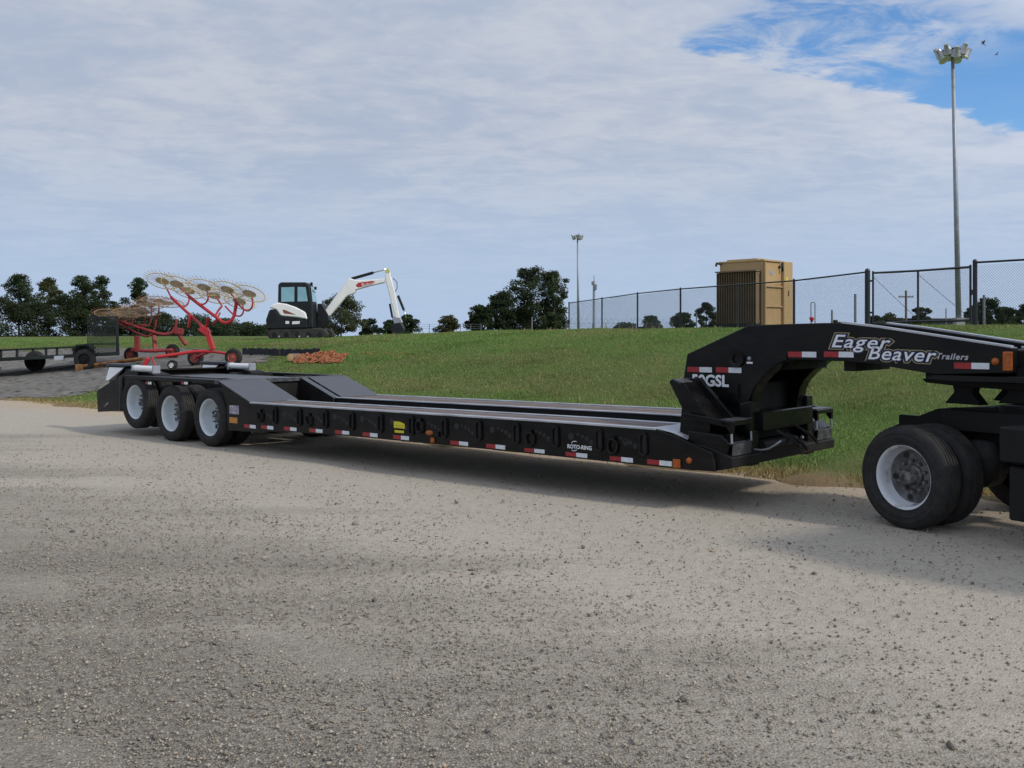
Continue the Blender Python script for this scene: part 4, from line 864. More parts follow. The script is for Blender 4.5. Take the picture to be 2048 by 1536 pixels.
text_mesh('lettering', 'Bobcat', 0.22, DECALW, bm_, lambda c: Vector((x0 + c.x * math.cos(a_) - c.y * math.sin(a_), -0.116, z0 + c.x * math.sin(a_) + c.y * math.cos(a_))), offset=.0)
def cyl(name, a, b, c, r, y=0.05):
    A, B, C_ = [Vector((E(*q)[0], y, E(*q)[1])) for q in (a, b, c)]; o = MB().tube([A, B], r, 12).build(name, EXDARK, EX); MB().tube([B, C_], r * .5, 8).build('rod', CHROME, o, smooth=True)
cyl('arm_cylinder', (1170, 240), (1445, 162), (1625, 112), .07); cyl('bucket_cylinder', (1765, 455), (1840, 640), (1872, 748), .06); cyl('boom_cylinder', (790, 800), (900, 640), (1070, 470), .06, 0.0); cyl('boom_cylinder', (850, 700), (1000, 500), (1075, 315), .05, .3)
eprism('arm', [(1608, 130), (1640, 102), (1664, 140), (1672, 210), (1688, 250), (1730, 420), (1790, 745), (1735, 748), (1612, 270), (1600, 215)], -0.09, 0.17, WHITE)
eprism('arm_tip_guard', [(1612, 128), (1640, 105), (1666, 140), (1660, 168), (1620, 165)], -0.10, -0.091, mat('pale_yellow_guard', (0.52, 0.50, 0.16), .5), bevel=0)
cyl('clamp_cylinder', (1662, 560), (1695, 735), (1705, 760), .05, -.02)
eprism('bucket_link', [(1690, 735), (1720, 720), (1800, 740), (1830, 800), (1790, 830), (1720, 830)], -.08, .16, GALV); MB().tube([(E(1700, 230)[0], .05, E(1700, 230)[1]), (E(1750, 280)[0], .05, E(1750, 280)[1]), (E(1755, 360)[0], .05, E(1755, 360)[1]), (E(1720, 420)[0], .05, E(1720, 420)[1])], .018, 6).build('hydraulic_hose', RUBBER, EX)
xb, zb = E(1760, 840); eprism('bucket', [(1700, 815), (1810, 800), (1850, 880), (1820, 960), (1730, 975), (1680, 900)], -.35, .45, EXDARK)

# ------------------------------------------------------------------ silt fence, orange netting, log on the bank
sf = [ray_ground(485, 710), ray_ground(560, 712), ray_ground(640, 711)]
SF = empty('silt_fence', sf[0]); tag(SF, 'low black silt fence fabric across the bank behind the bright red rake tyre', 'fence')
o_ = Vector(sf[0])
for i in range(2):
    a = Vector(sf[i]) - o_; b = Vector(sf[i + 1]) - o_; n = 14; m = MB(); vs_ = []
    for k in range(n + 1):
        p = a.lerp(b, k / n); w_ = 0.03 * math.sin(k * 1.7 + i); zz = hz(p.x + o_.x, p.y + o_.y) - o_.z
        vs_ += [(p.x, p.y + w_, zz - .05), (p.x, p.y + w_ * 1.5, zz + .24 + .02 * math.sin(k * 2.2)), (p.x, p.y + w_ * 1.5 + .012, zz + .24 + .02 * math.sin(k * 2.2)), (p.x, p.y + w_ + .012, zz - .05)]
    m.add(vs_, [(4 * k + j, 4 * k + (j + 1) % 4, 4 * k + 4 + (j + 1) % 4, 4 * k + 4 + j) for k in range(n) for j in range(4)]); m.build('fabric', SILT, SF)
for k in range(5):
    p = (Vector(sf[0]).lerp(Vector(sf[1]), k / 2.5) if k < 2.5 else Vector(sf[1]).lerp(Vector(sf[2]), (k - 2.5) / 1.6)) - o_; zz = hz(p.x + o_.x, p.y + o_.y) - o_.z
    MB().box((p.x, p.y + .04, zz + .14), (.035, .035, .40)).build('stake', POSTW, SF)
na, nb = ray_ground(598, 722), ray_ground(690, 719); NO = empty('safety_netting', na); tag(NO, 'crumpled orange plastic safety netting lying in a heap on the grass bank', 'netting')
rr = random.Random(3); A = Vector(na); B = Vector(nb); nl, nw = 60, 18; P_ = {}
for i in range(nl + 1):
    for j in range(nw + 1):
        p = A.lerp(B, i / nl); q = Vector((p.x + .05 * rr.uniform(-1, 1), p.y + (j / nw - .5) * 1.3 + .1 * math.sin(i * .5), 0))
        zz = hz(q.x, q.y) - A.z; nz = mnoise.noise(Vector((i * .22, j * .33, 1.5))); prof = math.sin(math.pi * j / nw) * (0.17 if i < nl * .75 else 0.11)
        P_[i, j] = Vector((q.x - A.x + .12 * nz, q.y - A.y, zz + .02 + max(0, prof * (.75 + .9 * nz)) + .03 * rr.random()))
m = MB()
for i in range(nl + 1):
    for j in range(nw):
        m.tube([P_[i, j], P_[i, j + 1]], .012, 3, cap=False)
for j in range(nw + 1):
    for i in range(nl):
        m.tube([P_[i, j], P_[i + 1, j]], .014, 3, cap=False)
tag(m.build('net_strands', ORNET, NO), kind='stuff')
m = MB()
for k in range(9):
    i = rr.randrange(nl - 4); j = rr.randrange(nw - 4); m.add([P_[i, j] + Vector((0, 0, .01)), P_[i + 4, j + 1] + Vector((0, 0, .02)), P_[i + 4, j + 4] + Vector((0, 0, .02)), P_[i + 1, j + 4] + Vector((0, 0, .01))], [(0, 1, 2, 3)])
tag(m.build('folded_layers', ORNET, NO), kind='stuff')
pa = ray_ground(672, 702); 
m = MB()
for k in range(3): m.tube([(0.12 * k, 0, -.05), (0.12 * k + .05, 0, .26 - .05 * k)], .012, 5)
w2 = empty('net_scrap', ray_ground(760, 708)); tag(w2, 'thin orange netting shreds scattered through the grass right of the netting heap', 'netting scrap')
m = MB(); O2 = Vector(w2.location)
for k in range(45):
    q = ray_ground(rr.uniform(700, 845), rr.gauss(709, 4)); q = Vector(q) - O2; a = rr.uniform(0, 6.28); l = rr.uniform(.04, .16); m.tube([q + Vector((0, 0, .02)), q + Vector((l * math.cos(a), l * math.sin(a), .03 + .04 * rr.random()))], .006, 3)
o = m.build('strands', ORNET, w2); tag(o, kind='stuff')
lp = ray_ground(588, 722); LG = empty('log', (lp[0], lp[1], lp[2] + .11)); tag(LG, 'short pale sawn log butted against the orange netting', 'log'); LG.rotation_euler = (0, 0, R(20))
MB().lathe([(0.0, -.28), (.12, -.27), (.135, -.25), (.13, .3), (0, .32)], 14).build('trunk', mat('log_bark', (0.16, 0.11, 0.08), .9, 0, var=.3), LG, auto=40).rotation_euler = (0, 0, R(-35))
e_ = MB().lathe([(0.0, -.29), (.10, -.285), (.118, -.276)], 14).build('sawn_end', LOGW, LG); e_.rotation_euler = (0, 0, R(-35))

# ------------------------------------------------------------------ chain-link fence and gate
def chain(par, P0, P1, h0, h1, zlift=0.0, sp=0.075, r=0.0026):
    # P0,P1: base points (local), h: heights
    P0, P1 = Vector(P0), Vector(P1); L_ = (Vector((P1.x, P1.y, 0)) - Vector((P0.x, P0.y, 0))).length
    d = (P1 - P0) / L_; n = Vector((-d.y, d.x, 0)).normalized(); V = []; Fc = []
    top = lambda u: h0 + (h1 - h0) * u / L_
    H = max(h0, h1)
    for sgn in (1, -1):
        k = -int(H / sp) - 2 if sgn == 1 else 0
        kmax = int(L_ / sp) + 1 if sgn == 1 else int((L_ + H) / sp) + 2
        while k <= kmax:
            u0 = k * sp; pts = []
            for q in np.linspace(0, H, 25):
                u = u0 + sgn * q
                if 0 <= u <= L_ and q <= top(u): pts.append((u, q))
            if len(pts) >= 2:
                (ua, qa), (ub_, qb) = pts[0], pts[-1]
                a = P0 + d * ua + Vector((0, 0, qa)); b = P0 + d * ub_ + Vector((0, 0, qb)); t = (b - a).normalized(); c = t.cross(n)
                base = len(V); off = n * (r * .6 * sgn)
                for p in (a, b): V += [p + off + n * r, p + off - n * r * .5 + c * r * .9, p + off - n * r * .5 - c * r * .9]
                Fc += [(base, base + 1, base + 4, base + 3), (base + 1, base + 2, base + 5, base + 4), (base + 2, base, base + 3, base + 5)]
            k += 1
    o = np_mesh('chain_mesh', np.array([tuple(v) for v in V]), np.array(Fc), FENCEK, par); tag(o, kind='stuff'); return o
def ball(m, c, r): m.lathe([(0, -r), (r * .7, -r * .7), (r, 0), (r * .7, r * .7), (0, r)], 10, c, axis='z')
def fence(label, pts, name='chain_link_fence', rpost=0.035, endr=None, midrail=None, mesh=True):
    # pts: (px, ytop, Y)
    b0 = at(pts[0][0], 0, pts[0][2]); root = empty(name, (b0.x, b0.y, hz(b0.x, b0.y))); tag(root, label, 'fence'); O = Vector(root.location); data = []
    for i, (px, yt, Y) in enumerate(pts):
        t = at(px, yt, Y); g = hz(t.x, t.y); data.append((Vector((t.x, t.y, g)) - O, t.z - g))
    for i, (b, h) in enumerate(data):
        r = endr[i] if endr else rpost; m = MB().tube([b - Vector((0, 0, .1)), b + Vector((0, 0, h + .03))], r, 10); ball(m, b + Vector((0, 0, h + .03)), r * 1.1); m.build('post', FENCEK, root, auto=40)
    for i in range(len(data) - 1):
        (b, h), (c, k) = data[i], data[i + 1]; MB().tube([b + Vector((0, 0, h)), c + Vector((0, 0, k))], .028, 8).build('top_rail', FENCEK, root)
        if midrail: MB().tube([b + Vector((0, 0, h * midrail)), c + Vector((0, 0, k * midrail))], .018, 6).build('mid_rail', FENCEK, root)
        if mesh: chain(root, b, c, h, k)
    return root
fence('black chain link fence running from the far pole past the tan transformer', [(1138, 606, 58), (1204, 597, 53), (1275, 587, 48), (1361, 578, 43), (1475, 569.5, 39), (1588, 561.5, 35.5), (1735, 544, 32.4)], endr=[.04, .04, .04, .04, .04, .045, .085], midrail=None)
fence('black chain link fence starting at the gate latch post and running toward the truck', [(1950, 525, 26.7), (2110, 516, 25.0), (2290, 508, 23.5)], endr=[.06, .045, .045])
def gate():
    pa, pb, pc = (1746, 546, 32.0), (1836, 541.5, 29.8), (1941, 534, 27.3); b0 = at(pa[0], 0, pa[2]); root = empty('chain_link_gate', (b0.x, b0.y, hz(b0.x, b0.y) + .08)); tag(root, 'wide black chain link gate with diagonal tension cables between two fences', 'gate'); O = Vector(root.location); D = []
    for px, yt, Y in (pa, pb, pc):
        t = at(px, yt, Y); g = hz(t.x, t.y) + .08; D.append((Vector((t.x, t.y, g)) - O, t.z - g))
    for i, (b, h) in enumerate(D): MB().tube([b, b + Vector((0, 0, h + (.06 if i != 1 else 0)))], .034, 8).build('gate_upright', FENCEK, root)
    for i in (0, 1):
        (b, h), (c, k) = D[i], D[i + 1]
        for f in (1.0, 0.05): MB().tube([b + Vector((0, 0, h * f)), c + Vector((0, 0, k * f))], .034, 8).build('gate_rail', FENCEK, root)
        MB().tube([b + Vector((0, 0, h * .93)), c + Vector((0, 0, k * .08))], .007, 5).build('tension_cable', FENCEK, root)
        chain(root, b, c, h, k)
    for f in (.25, .85): MB().box(D[0][0] + Vector((-.05, 0, D[0][1] * f)), (.14, .05, .06)).build('hinge', FENCEK, root)
    b, h = D[2]; MB().box(b + Vector((.05, -.03, h * .55)), (.12, .10, .14)).build('latch', FENCEK, root, bevel=.01)
gate()
# far fence of thin posts with coiled wire
def far_fence(label, px0, px1, Y, ytop, n, coil):
    b0 = at(px0, 0, Y); root = empty('wire_fence', (b0.x, b0.y, hz(b0.x, b0.y))); tag(root, label, 'fence'); O = Vector(root.location); x0 = at(px0, 0, Y).x; x1 = at(px1, 0, Y).x; zt_ = at(0, ytop, Y).z - O.z
    for i in range(n): x = (x1 - x0) * i / (n - 1); g = hz(x0 + x, Y) - O.z; MB().tube([(x, 0, g - .1), (x, 0, zt_)], .045, 6).build('post', GREYP, root)
    for f in (.98, .8, .62): MB().tube([(0, 0, zt_ * f), (x1 - x0, 0, zt_ * f)], .012, 4).build('wire', GREYP, root)
    if coil:
        m = MB(); L_ = x1 - x0; N_ = int(L_ / .5); m.tube([(L_ * k / (N_ * 10), .32 * math.cos(k * .628), zt_ + .2 + .32 * math.sin(k * .628)) for k in range(N_ * 10 + 1)], .012, 3, cap=False); m.build('coiled_wire', GREYP, root)
far_fence('far wire fence with coiled razor wire seen through the chain link left of the transformer', 1132, 1345, 105.0, 646, 9, True)
far_fence('faint far wire fence between the small tree and the excavator', 838, 962, 120.0, 648, 7, False)

# ------------------------------------------------------------------ transformer
FINB = mat('shaded_brown_fin_enamel', (0.20, 0.14, 0.075), 0.6, 0, col2=(0.15, 0.105, 0.055), vscale=2)  # fin brown deepened: shade of the narrow gaps is mixed into the paint colour
def transformer():
    Y = 41.0; p = at(1490, 0, Y); root = empty('transformer', (p.x, p.y, hz(p.x, p.y)), R(43)); tag(root, 'tan pad mounted transformer cabinet with ribbed cooling fins behind the chain link fence', 'transformer')
    z0 = root.location.z; zt_ = at(0, 523, Y).z - z0; k = Y / F
    W, D = 1.62, 2.0   # right-hand face width, fin side length
    # body: local x to the right face, local y away
    MB().box2((0.0, -0.85, .08), (1.75, 1.25, zt_ - .02)).build('tank', TAN, root, bevel=.02)
    MB().box2((1.36, -0.98, .05), (2.02, 1.2, zt_ + .02)).build('cable_cabinet', TAN, root, bevel=.02)
    MB().box2((-.02, -0.92, zt_ - .03), (1.30, 1.3, zt_ + .05)).build('lid', TAN, root, bevel=.015); MB().box2((.15, -.5, zt_ + .05), (.95, 1.0, zt_ + .12)).build('lid_hatch', TAN, root, bevel=.015)
    for zf in (.35, .64): MB().box2((.10, -0.93, zt_ * zf - .06), (1.35, -0.86, zt_ * zf)).build('stiffener', TAN, root, bevel=.01)
    MB().box2((.03, -0.95, .1), (.10, -0.86, zt_ - .06)).build('corner_strip', TAN, root, bevel=.01)
    for i in range(17):
        y = -0.72 + i * .118
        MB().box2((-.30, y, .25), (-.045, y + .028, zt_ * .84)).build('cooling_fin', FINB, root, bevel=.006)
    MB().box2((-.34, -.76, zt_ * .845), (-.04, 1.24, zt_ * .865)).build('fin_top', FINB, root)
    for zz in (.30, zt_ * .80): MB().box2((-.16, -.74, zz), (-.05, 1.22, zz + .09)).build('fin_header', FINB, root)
    MB().box2((-.05, -.76, .2), (-.02, 1.22, zt_ * .86)).build('fin_gap_shade_sheet', EXDARK, root)  # dark sheet whose colour stands for the shade between the fins
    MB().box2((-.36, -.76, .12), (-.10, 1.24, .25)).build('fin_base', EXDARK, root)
    MB().tube([(-.05, 1.15, zt_ - .05), (-.28, 1.2, zt_ - .03), (-.32, 1.2, zt_ - .15)], .05, 8).build('lifting_lug', EXDARK, root); MB().tube([(1.28, -.93, zt_ - .06), (1.22, -.99, zt_ - .2), (1.26, -.97, zt_ - .4)], .035, 8).build('valve_pipe', EXDARK, root, smooth=True); MB().lathe([(0, -.06), (.06, -.05), (.06, 0)], 10, (1.18, -.85, zt_ - .22)).build('gauge', EXDARK, root)
    MB().box2((1.66, -0.995, zt_ * .50), (1.72, -0.982, zt_ * .58)).build('door_handle', EXDARK, root, bevel=.005)
    MB().box2((1.50, -0.990, zt_ * .72), (1.62, -0.9815, zt_ * .78)).build('warning_label', YELLOW, root); MB().box2((.5, -0.862, zt_ * .80), (.72, -0.8515, zt_ * .86)).build('rating_plate', GALV, root)
    MB().box2((-.5, -1.2, -.15), (2.4, 1.5, .07)).build('concrete_pad', mat('concrete_pad', (0.32, 0.31, 0.29), .9, 0, var=.2, vscale=2), root, bevel=.01)
transformer()

# ------------------------------------------------------------------ light masts, poles, posts
def light_mast(label, px, pxtop, ytop, Y, rb, rt, nl, ring, group=None):
    b = at(px, 0, Y); g = hz(b.x, b.y); root = empty('light_mast', (b.x, b.y, g)); tag(root, label, 'light mast'); t = at(pxtop, ytop, Y) - Vector(root.location); t.y = 0
    MB().tube([(0, 0, -.3), tuple(t * .5), tuple(t)], [rb, (rb + rt) / 2, rt], 12).build('mast', GALV, root, smooth=True)
    MB().box((0, 0, .5), (rb * 3, rb * 3, 1.0)).build('base', mat('mast_base_concrete', (.3, .3, .29), .9), root)
    c = Vector(t); h = empty('lamp_head', c); h.parent = root
    MB().lathe([(ring * .98, -.05), (ring, 0), (ring * .98, .05), (ring * .94, 0)], 24, axis='z', close=True).build('ring', BLACK2, h)
    MB().lathe([(0, -.25), (.35, -.2), (.4, .1), (.2, .3), (0, .35)], 12, axis='z').build('winch_cap', BLACK2, h)
    for k in range(nl):
        a = 2 * math.pi * (k + .25) / nl; x, y = ring * math.cos(a), ring * math.sin(a)
        m = MB(); m.mat(0).lathe([(0, .42), (.18, .38), (.22, .1), (.40, -.30)], 14, axis='z'); m.mat(1).lathe([(.40, -.30), (.36, -.36), (0, -.40)], 14, axis='z')
        f = m.build('floodlight', [LAMPG, LAMPW], h, auto=50); f.location = (x, y, -.2 if k % 2 else .05); f.rotation_euler = (0, R(38), a)
        MB().tube([(.3 * math.cos(a), .3 * math.sin(a), 0), (x, y, 0)], .04, 5).build('spoke', BLACK2, h)
light_mast('tall grey floodlight mast behind the chain link gate with a ring of lamps', 1918, 1905, 104, 77.0, .22, .12, 10, 1.0)
light_mast('distant slim floodlight mast right of the tallest dark trees', 1157, 1155, 473, 200.0, .28, .14, 8, .95)
def pole(name, label, cat, px, ytop, Y, r, m_, extra=None, group=None, pxt=None):
    b = at(px, 0, Y); g = hz(b.x, b.y); root = empty(name, (b.x, b.y, g)); tag(root, label, cat, group); h = at(0, ytop, Y).z - g
    MB().tube([(0, 0, -.3), (((pxt or px) - px) * Y / F, 0, h)], [r * 1.1, r], 8).build('shaft', m_, root)
    if extra: extra(root, h)
def cam_extra(root, h):
    MB().box((.12, -.1, h - .55), (.25, .3, .5)).build('camera_housing', GREYP, root, bevel=.03); MB().box((-.12, 0, h - .2), (.2, .2, .3)).build('junction_box', GREYP, root, bevel=.02); MB().tube([(0, 0, h), (0, 0, h + .5)], .03, 5).build('antenna', GREYP, root)
pole('camera_pole', 'slim grey pole carrying small camera boxes beside the distant floodlight mast', 'pole', 1188, 562, 90.0, .11, GALV, cam_extra)
def arm_extra(root, h):
    MB().box((0, 0, h - .9), (2.1, .14, .16)).build('crossarm', POSTW, root)
    for x in (-.9, -.45, .45, .9): MB().lathe([(.05, 0), (.07, .06), (.03, .14), (0, .16)], 8, (x, 0, h - .82), axis='z').build('insulator', GREYP, root)
pole('utility_pole', 'wooden utility pole with one crossarm seen through the chain link gate', 'utility pole', 1812, 581, 140.0, .16, POSTW, arm_extra)
pole('post', 'tall grey square topped post seen just left of the thick gate post', 'post', 1710.5, 588, 60.0, .075, GREYP); pole('post', 'short dark post seen between the pipe frame and the gate post', 'post', 1664, 620, 60.0, .06, GREYP)
pole('post', 'grey post standing among the bushes right of the gate latch', 'post', 1968, 590, 48.0, .06, GREYP); pole('post', 'thin pale post in front of the distant dark shed', 'post', 1892, 617, 70.0, .04, GREYP)
pole('post', 'thin pale post at the foot of the tallest dark trees', 'post', 1064, 634, 85.0, .05, GREYP); pole('post', 'thin pale post seen left of the transformer fins against the trees', 'post', 1393, 628, 80.0, .05, GREYP)
b = at(1626, 0, 55.0); PF = empty('pipe_frame', (b.x, b.y, hz(b.x, b.y))); tag(PF, 'thin inverted U pipe frame with a red valve at its foot', 'pipe frame'); k = 55.0 / F; h = at(0, 605, 55.0).z - PF.location.z
MB().tube([(-4 * k, 0, -.1), (-4 * k, 0, h - .05), (-3.5 * k, 0, h), (3.5 * k, 0, h), (4 * k, 0, h - .05), (4 * k, 0, -.1)], .028, 6).build('pipe', GREYP, PF)
zv = at(0, 639, 55.0).z - PF.location.z; MB().lathe([(0, -.16), (.05, -.14), (.12, .02), (.14, .08), (.08, .14), (0, .15)], 12, (-3 * k, -.05, zv), axis='z').build('red_valve', REDP, PF, smooth=True)
# distant long low shed
b = at(1888, 0, 150.0); SH = empty('long_shed', (b.x, b.y, hz(b.x, b.y))); tag(SH, 'distant long low dark shed with a pale end wall beyond the gate', 'shed'); k = 150 / F; zr = at(0, 638, 150).z - SH.location.z
MB().box2((-96 * k, 0, 0), (60 * k, 5, zr)).build('wall', mat('shed_dark_wall', (0.035, 0.045, 0.05), .7, 0, var=.3, vscale=.6), SH); MB().box2((60 * k, -.3, 0), (90 * k, 5, zr - .1)).build('end_wall', mat('shed_pale_wall', (0.38, 0.40, 0.42), .7, 0, var=.2), SH)
MB().box2((-98 * k, -.5, zr), (92 * k, 5.4, zr + .12)).build('roof', mat('shed_roof', (0.22, 0.22, 0.22), .7), SH)
for i in range(6): MB().box2((-80 * k + i * 22 * k, -.03, .2), (-72 * k + i * 22 * k, .02, zr * .7)).build('bay_door', mat('shed_bay', (0.02, 0.03, 0.035), .6), SH)

# ------------------------------------------------------------------ trees
LEAF = tint_mat('tree_leaves', .8, 0.3)
def tree(name, label, px, ytop, Y, wpx, kind, seed, group=None, base=None, leaf=None, nclump=None, gap=0.0, cat='tree'):
    rn = np.random.default_rng(seed); rd = random.Random(seed); b = at(px, 0, Y); g = hz(b.x, b.y); root = empty(name, (b.x, b.y, g)); tag(root, label, cat, group)
    Ht = at(0, ytop, Y).z - g; Wd = wpx * (1.18 if kind == 'pine' else 1.2) * Y / F / 2
    lean = rd.uniform(-.04, .04) * Ht; tp = [(0, 0, -.3), (lean * .3, 0, Ht * .35), (lean * .6, 0, Ht * .65), (lean, 0, Ht * .93)]; r0 = max(.09, Ht * .017)
    m = MB(); m.tube(tp, [r0 * 1.2, r0 * .85, r0 * .55, r0 * .15], 8)
    cl = []
    if kind == 'pine': zlo, n = .28, int((nclump or 34) * 1.5)
    elif kind == 'oak': zlo, n = .10, int((nclump or 44) * 1.45)
    else: zlo, n = .0, int((nclump or 36) * 1.4)
    for i in range(n):
        f = (i + rd.random()) / n; z = zlo + (1 - zlo) * f
        if kind == 'pine': env = (math.sin(math.pi * min(1, max(.02, (z - zlo + .12) / (1.10 - zlo)))) ** .8) * (.6 + .5 * rd.random())
        elif kind == 'oak': env = math.sqrt(max(.03, 1 - ((z - .5) / .52) ** 2)) * (.55 + .5 * rd.random())
        else: env = math.sqrt(max(.05, 1 - ((z - .25) / .77) ** 2)) * (.5 + .55 * rd.random())
        a = rd.uniform(0, 6.28); rad = Wd * env * math.sqrt(rd.random()) if kind != 'pine' else Wd * env * rd.uniform(.25, 1)
        cl.append((lean * z + rad * math.cos(a), rad * math.sin(a), Ht * min(z, .96)))
    lim = MB()
    for c in cl[::2] if kind != 'pine' else cl:
        zb = max(.08 * Ht, c[2] - math.hypot(c[0], c[1]) * .55); lim.tube([(lean * zb / Ht, 0, zb), (c[0] * .55, c[1] * .55, (zb + c[2]) / 2 + .02 * Ht), c], [r0 * .32, r0 * .2, r0 * .06], 4, cap=False)
    t = m.build('trunk', BARK, root, smooth=True); lim.build('limbs', BARK, t)
    per = 130 if kind == 'pine' else 150; cs = Wd * (.31 if kind == 'pine' else .30); lf = leaf or max(.10, Y * .00092)
    C = np.repeat(np.array(cl), per, 0); n = len(C); dirs = rn.normal(size=(n, 3)); dirs /= np.linalg.norm(dirs, axis=1, keepdims=True)
    csz = np.repeat(cs * rn.uniform(.6, 1.25, len(cl)), per); rad = csz * rn.random(n) ** .42; P = C + dirs * rad[:, None] * np.array([1, 1, .62 if kind != 'pine' else .5])
    P[:, 2] = np.maximum(P[:, 2], .1)
    u = rn.normal(size=(n, 3)); u /= np.linalg.norm(u, axis=1, keepdims=True); w = np.cross(u, rn.normal(size=(n, 3))); w /= np.linalg.norm(w, axis=1, keepdims=True); s = (lf * rn.uniform(.6, 1.4, n))[:, None]
    V = np.stack([P - u * s, P + w * s * .55, P + u * s, P - w * s * .55], 1).reshape(-1, 3); Fc = np.arange(4 * n).reshape(n, 4)
    basec = np.array(base if base else (0.030, 0.050, 0.020)); tn = np.repeat(rn.uniform(.65, 1.45, len(cl)), per) * rn.uniform(.7, 1.35, n); col = basec[None] * tn[:, None]; col[:, 0] *= rn.uniform(.85, 1.25, n); col = np.concatenate([col, np.ones((n, 1))], 1)
    np_mesh('crown', V, Fc, LEAF, root, colors=np.repeat(col, 4, 0)); return root
G1 = 'pines along the far left'; DK = (0.036, 0.058, 0.026); OL = (0.060, 0.075, 0.028); GY_ = (0.070, 0.085, 0.045)
tree('pine_tree', 'broad topped dark pine at the left end of the far left pine row', 38, 549, 160, 80, 'pine', 11, G1, DK, nclump=40)
tree('pine_tree', 'olive tinged pine second in the far left pine row', 98, 556, 165, 62, 'pine', 12, G1, OL, nclump=34)
tree('pine_tree', 'dense dark pine in the middle of the far left pine row', 165, 552, 158, 68, 'pine', 13, G1, DK, nclump=38)
tree('pine_tree', 'pine with long bare side branches at the right end of the pine row', 206, 553, 166, 66, 'pine', 14, G1, DK, nclump=26)
tree('pine_tree', 'lone round topped pine standing apart behind the red rakes', 273, 556, 170, 56, 'pine', 15, G1, DK, nclump=30)
for i, (px, yt, w, lab) in enumerate(((-10, 598, 110, 'dark broadleaf tree below the broad topped pine'), (70, 606, 104, 'dark broadleaf tree behind the utility trailer bed'), (140, 592, 84, 'dark broadleaf tree under the dense middle pine'), (195, 607, 90, 'dark broadleaf tree behind the mesh ramp gate'), (250, 622, 80, 'leafy dark tree between the pine row and the lone pine'), (318, 632, 95, 'low dark tree behind the dark red rake'))):
    tree('broadleaf_tree', lab, px, yt, 150 + i * 2, w, 'bush', 30 + i, 'broadleaf trees below the pines', (0.032, 0.046, 0.021), nclump=40)
for i, (px, yt, w, lab) in enumerate(((392, 634, 90, 'distant hazy green tree just behind the bright red mast'), (448, 642, 70, 'distant hazy green tree behind the raised rake booms'), (497, 650, 70, 'distant hazy green tree right of the rake booms'), (540, 654, 60, 'distant hazy green tree touching the excavator counterweight'))):
    tree('broadleaf_tree', lab, px, yt, 210, w, 'bush', 50 + i, 'hazy trees behind the bright red rake', (0.048, 0.072, 0.038), nclump=36)
tree('broadleaf_tree', 'grey green tree standing behind the excavator boom', 682, 592, 140, 84, 'oak', 61, None, GY_, nclump=46)
tree('broadleaf_tree', 'small round tree between the boom tree and the excavator arm', 737, 640, 150, 40, 'oak', 62, None, (0.04, 0.06, 0.04), nclump=30)
tree('broadleaf_tree', 'dark low tree left of the excavator arm tip', 783, 642, 145, 44, 'bush', 63, None, DK, nclump=30)
tree('broadleaf_tree', 'small dark tree right of the excavator arm tip', 812, 631, 145, 48, 'oak', 64, None, DK, nclump=30)
tree('vine_covered_tree', 'ragged vine covered sapling alone on the crest near the far wire fence', 897, 634, 110, 48, 'bush', 65, None, (0.06, 0.065, 0.028), nclump=26)
for i, (px, yt, w, kd, lab) in enumerate(((958, 612, 48, 'oak', 'lowest leftmost tree of the dark central grove'), (1008, 586, 66, 'oak', 'middle height round tree of the dark central grove'), (1062, 536, 84, 'oak', 'tallest broad tree of the dark central grove'), (1108, 543, 64, 'oak', 'tall ragged tree at the right of the dark central grove'), (1035, 620, 80, 'bush', 'bushy low tree filling the front of the central grove'), (1108, 615, 60, 'bush', 'bushy low tree under the ragged tall tree'))):
    tree('broadleaf_tree', lab, px, yt, 150 + 3 * i, w, kd, 70 + i, 'trees of the central grove', (0.030, 0.046, 0.022) if i != 3 else (0.042, 0.064, 0.03), nclump=56 if i < 4 else 34)
for i, (px, yt, w, kd, lab) in enumerate(((1252, 648, 44, 'bush', 'low dark shrub seen through the far end of the chain link'), (1303, 634, 44, 'bush', 'round dark bush seen through the chain link fence'), (1363, 628, 46, 'oak', 'spindly tree left of the transformer fins'), (1412, 606, 48, 'oak', 'dark tree touching the transformer fins'), (1672, 642, 24, 'bush', 'tiny dark bush above the gooseneck hump'), (1750, 634, 42, 'bush', 'pointed dark bush right of the thick gate post'), (1782, 630, 50, 'bush', 'olive bush under the utility pole'), (1845, 616, 40, 'oak', 'dark tree behind the gate centre upright'), (1945, 612, 34, 'bush', 'small dark tree behind the gate latch'))):
    tree('broadleaf_tree', lab, px, yt, 120 + 4 * i, w, kd, 90 + i, 'trees seen through the chain link', DK if i != 6 else OL, nclump=30)
for i, (px, yt, w, lab) in enumerate(((1972, 598, 60, 'tall dark tree beside the grey post right of the gate'), (2012, 616, 50, 'dark tree second right of the gate latch post'), (2048, 612, 56, 'dark tree at the far right beyond the chain link'))):
    tree('broadleaf_tree', lab, px, yt, 130 + i * 4, w, 'bush', 110 + i, 'trees right of the gate', DK, nclump=36)

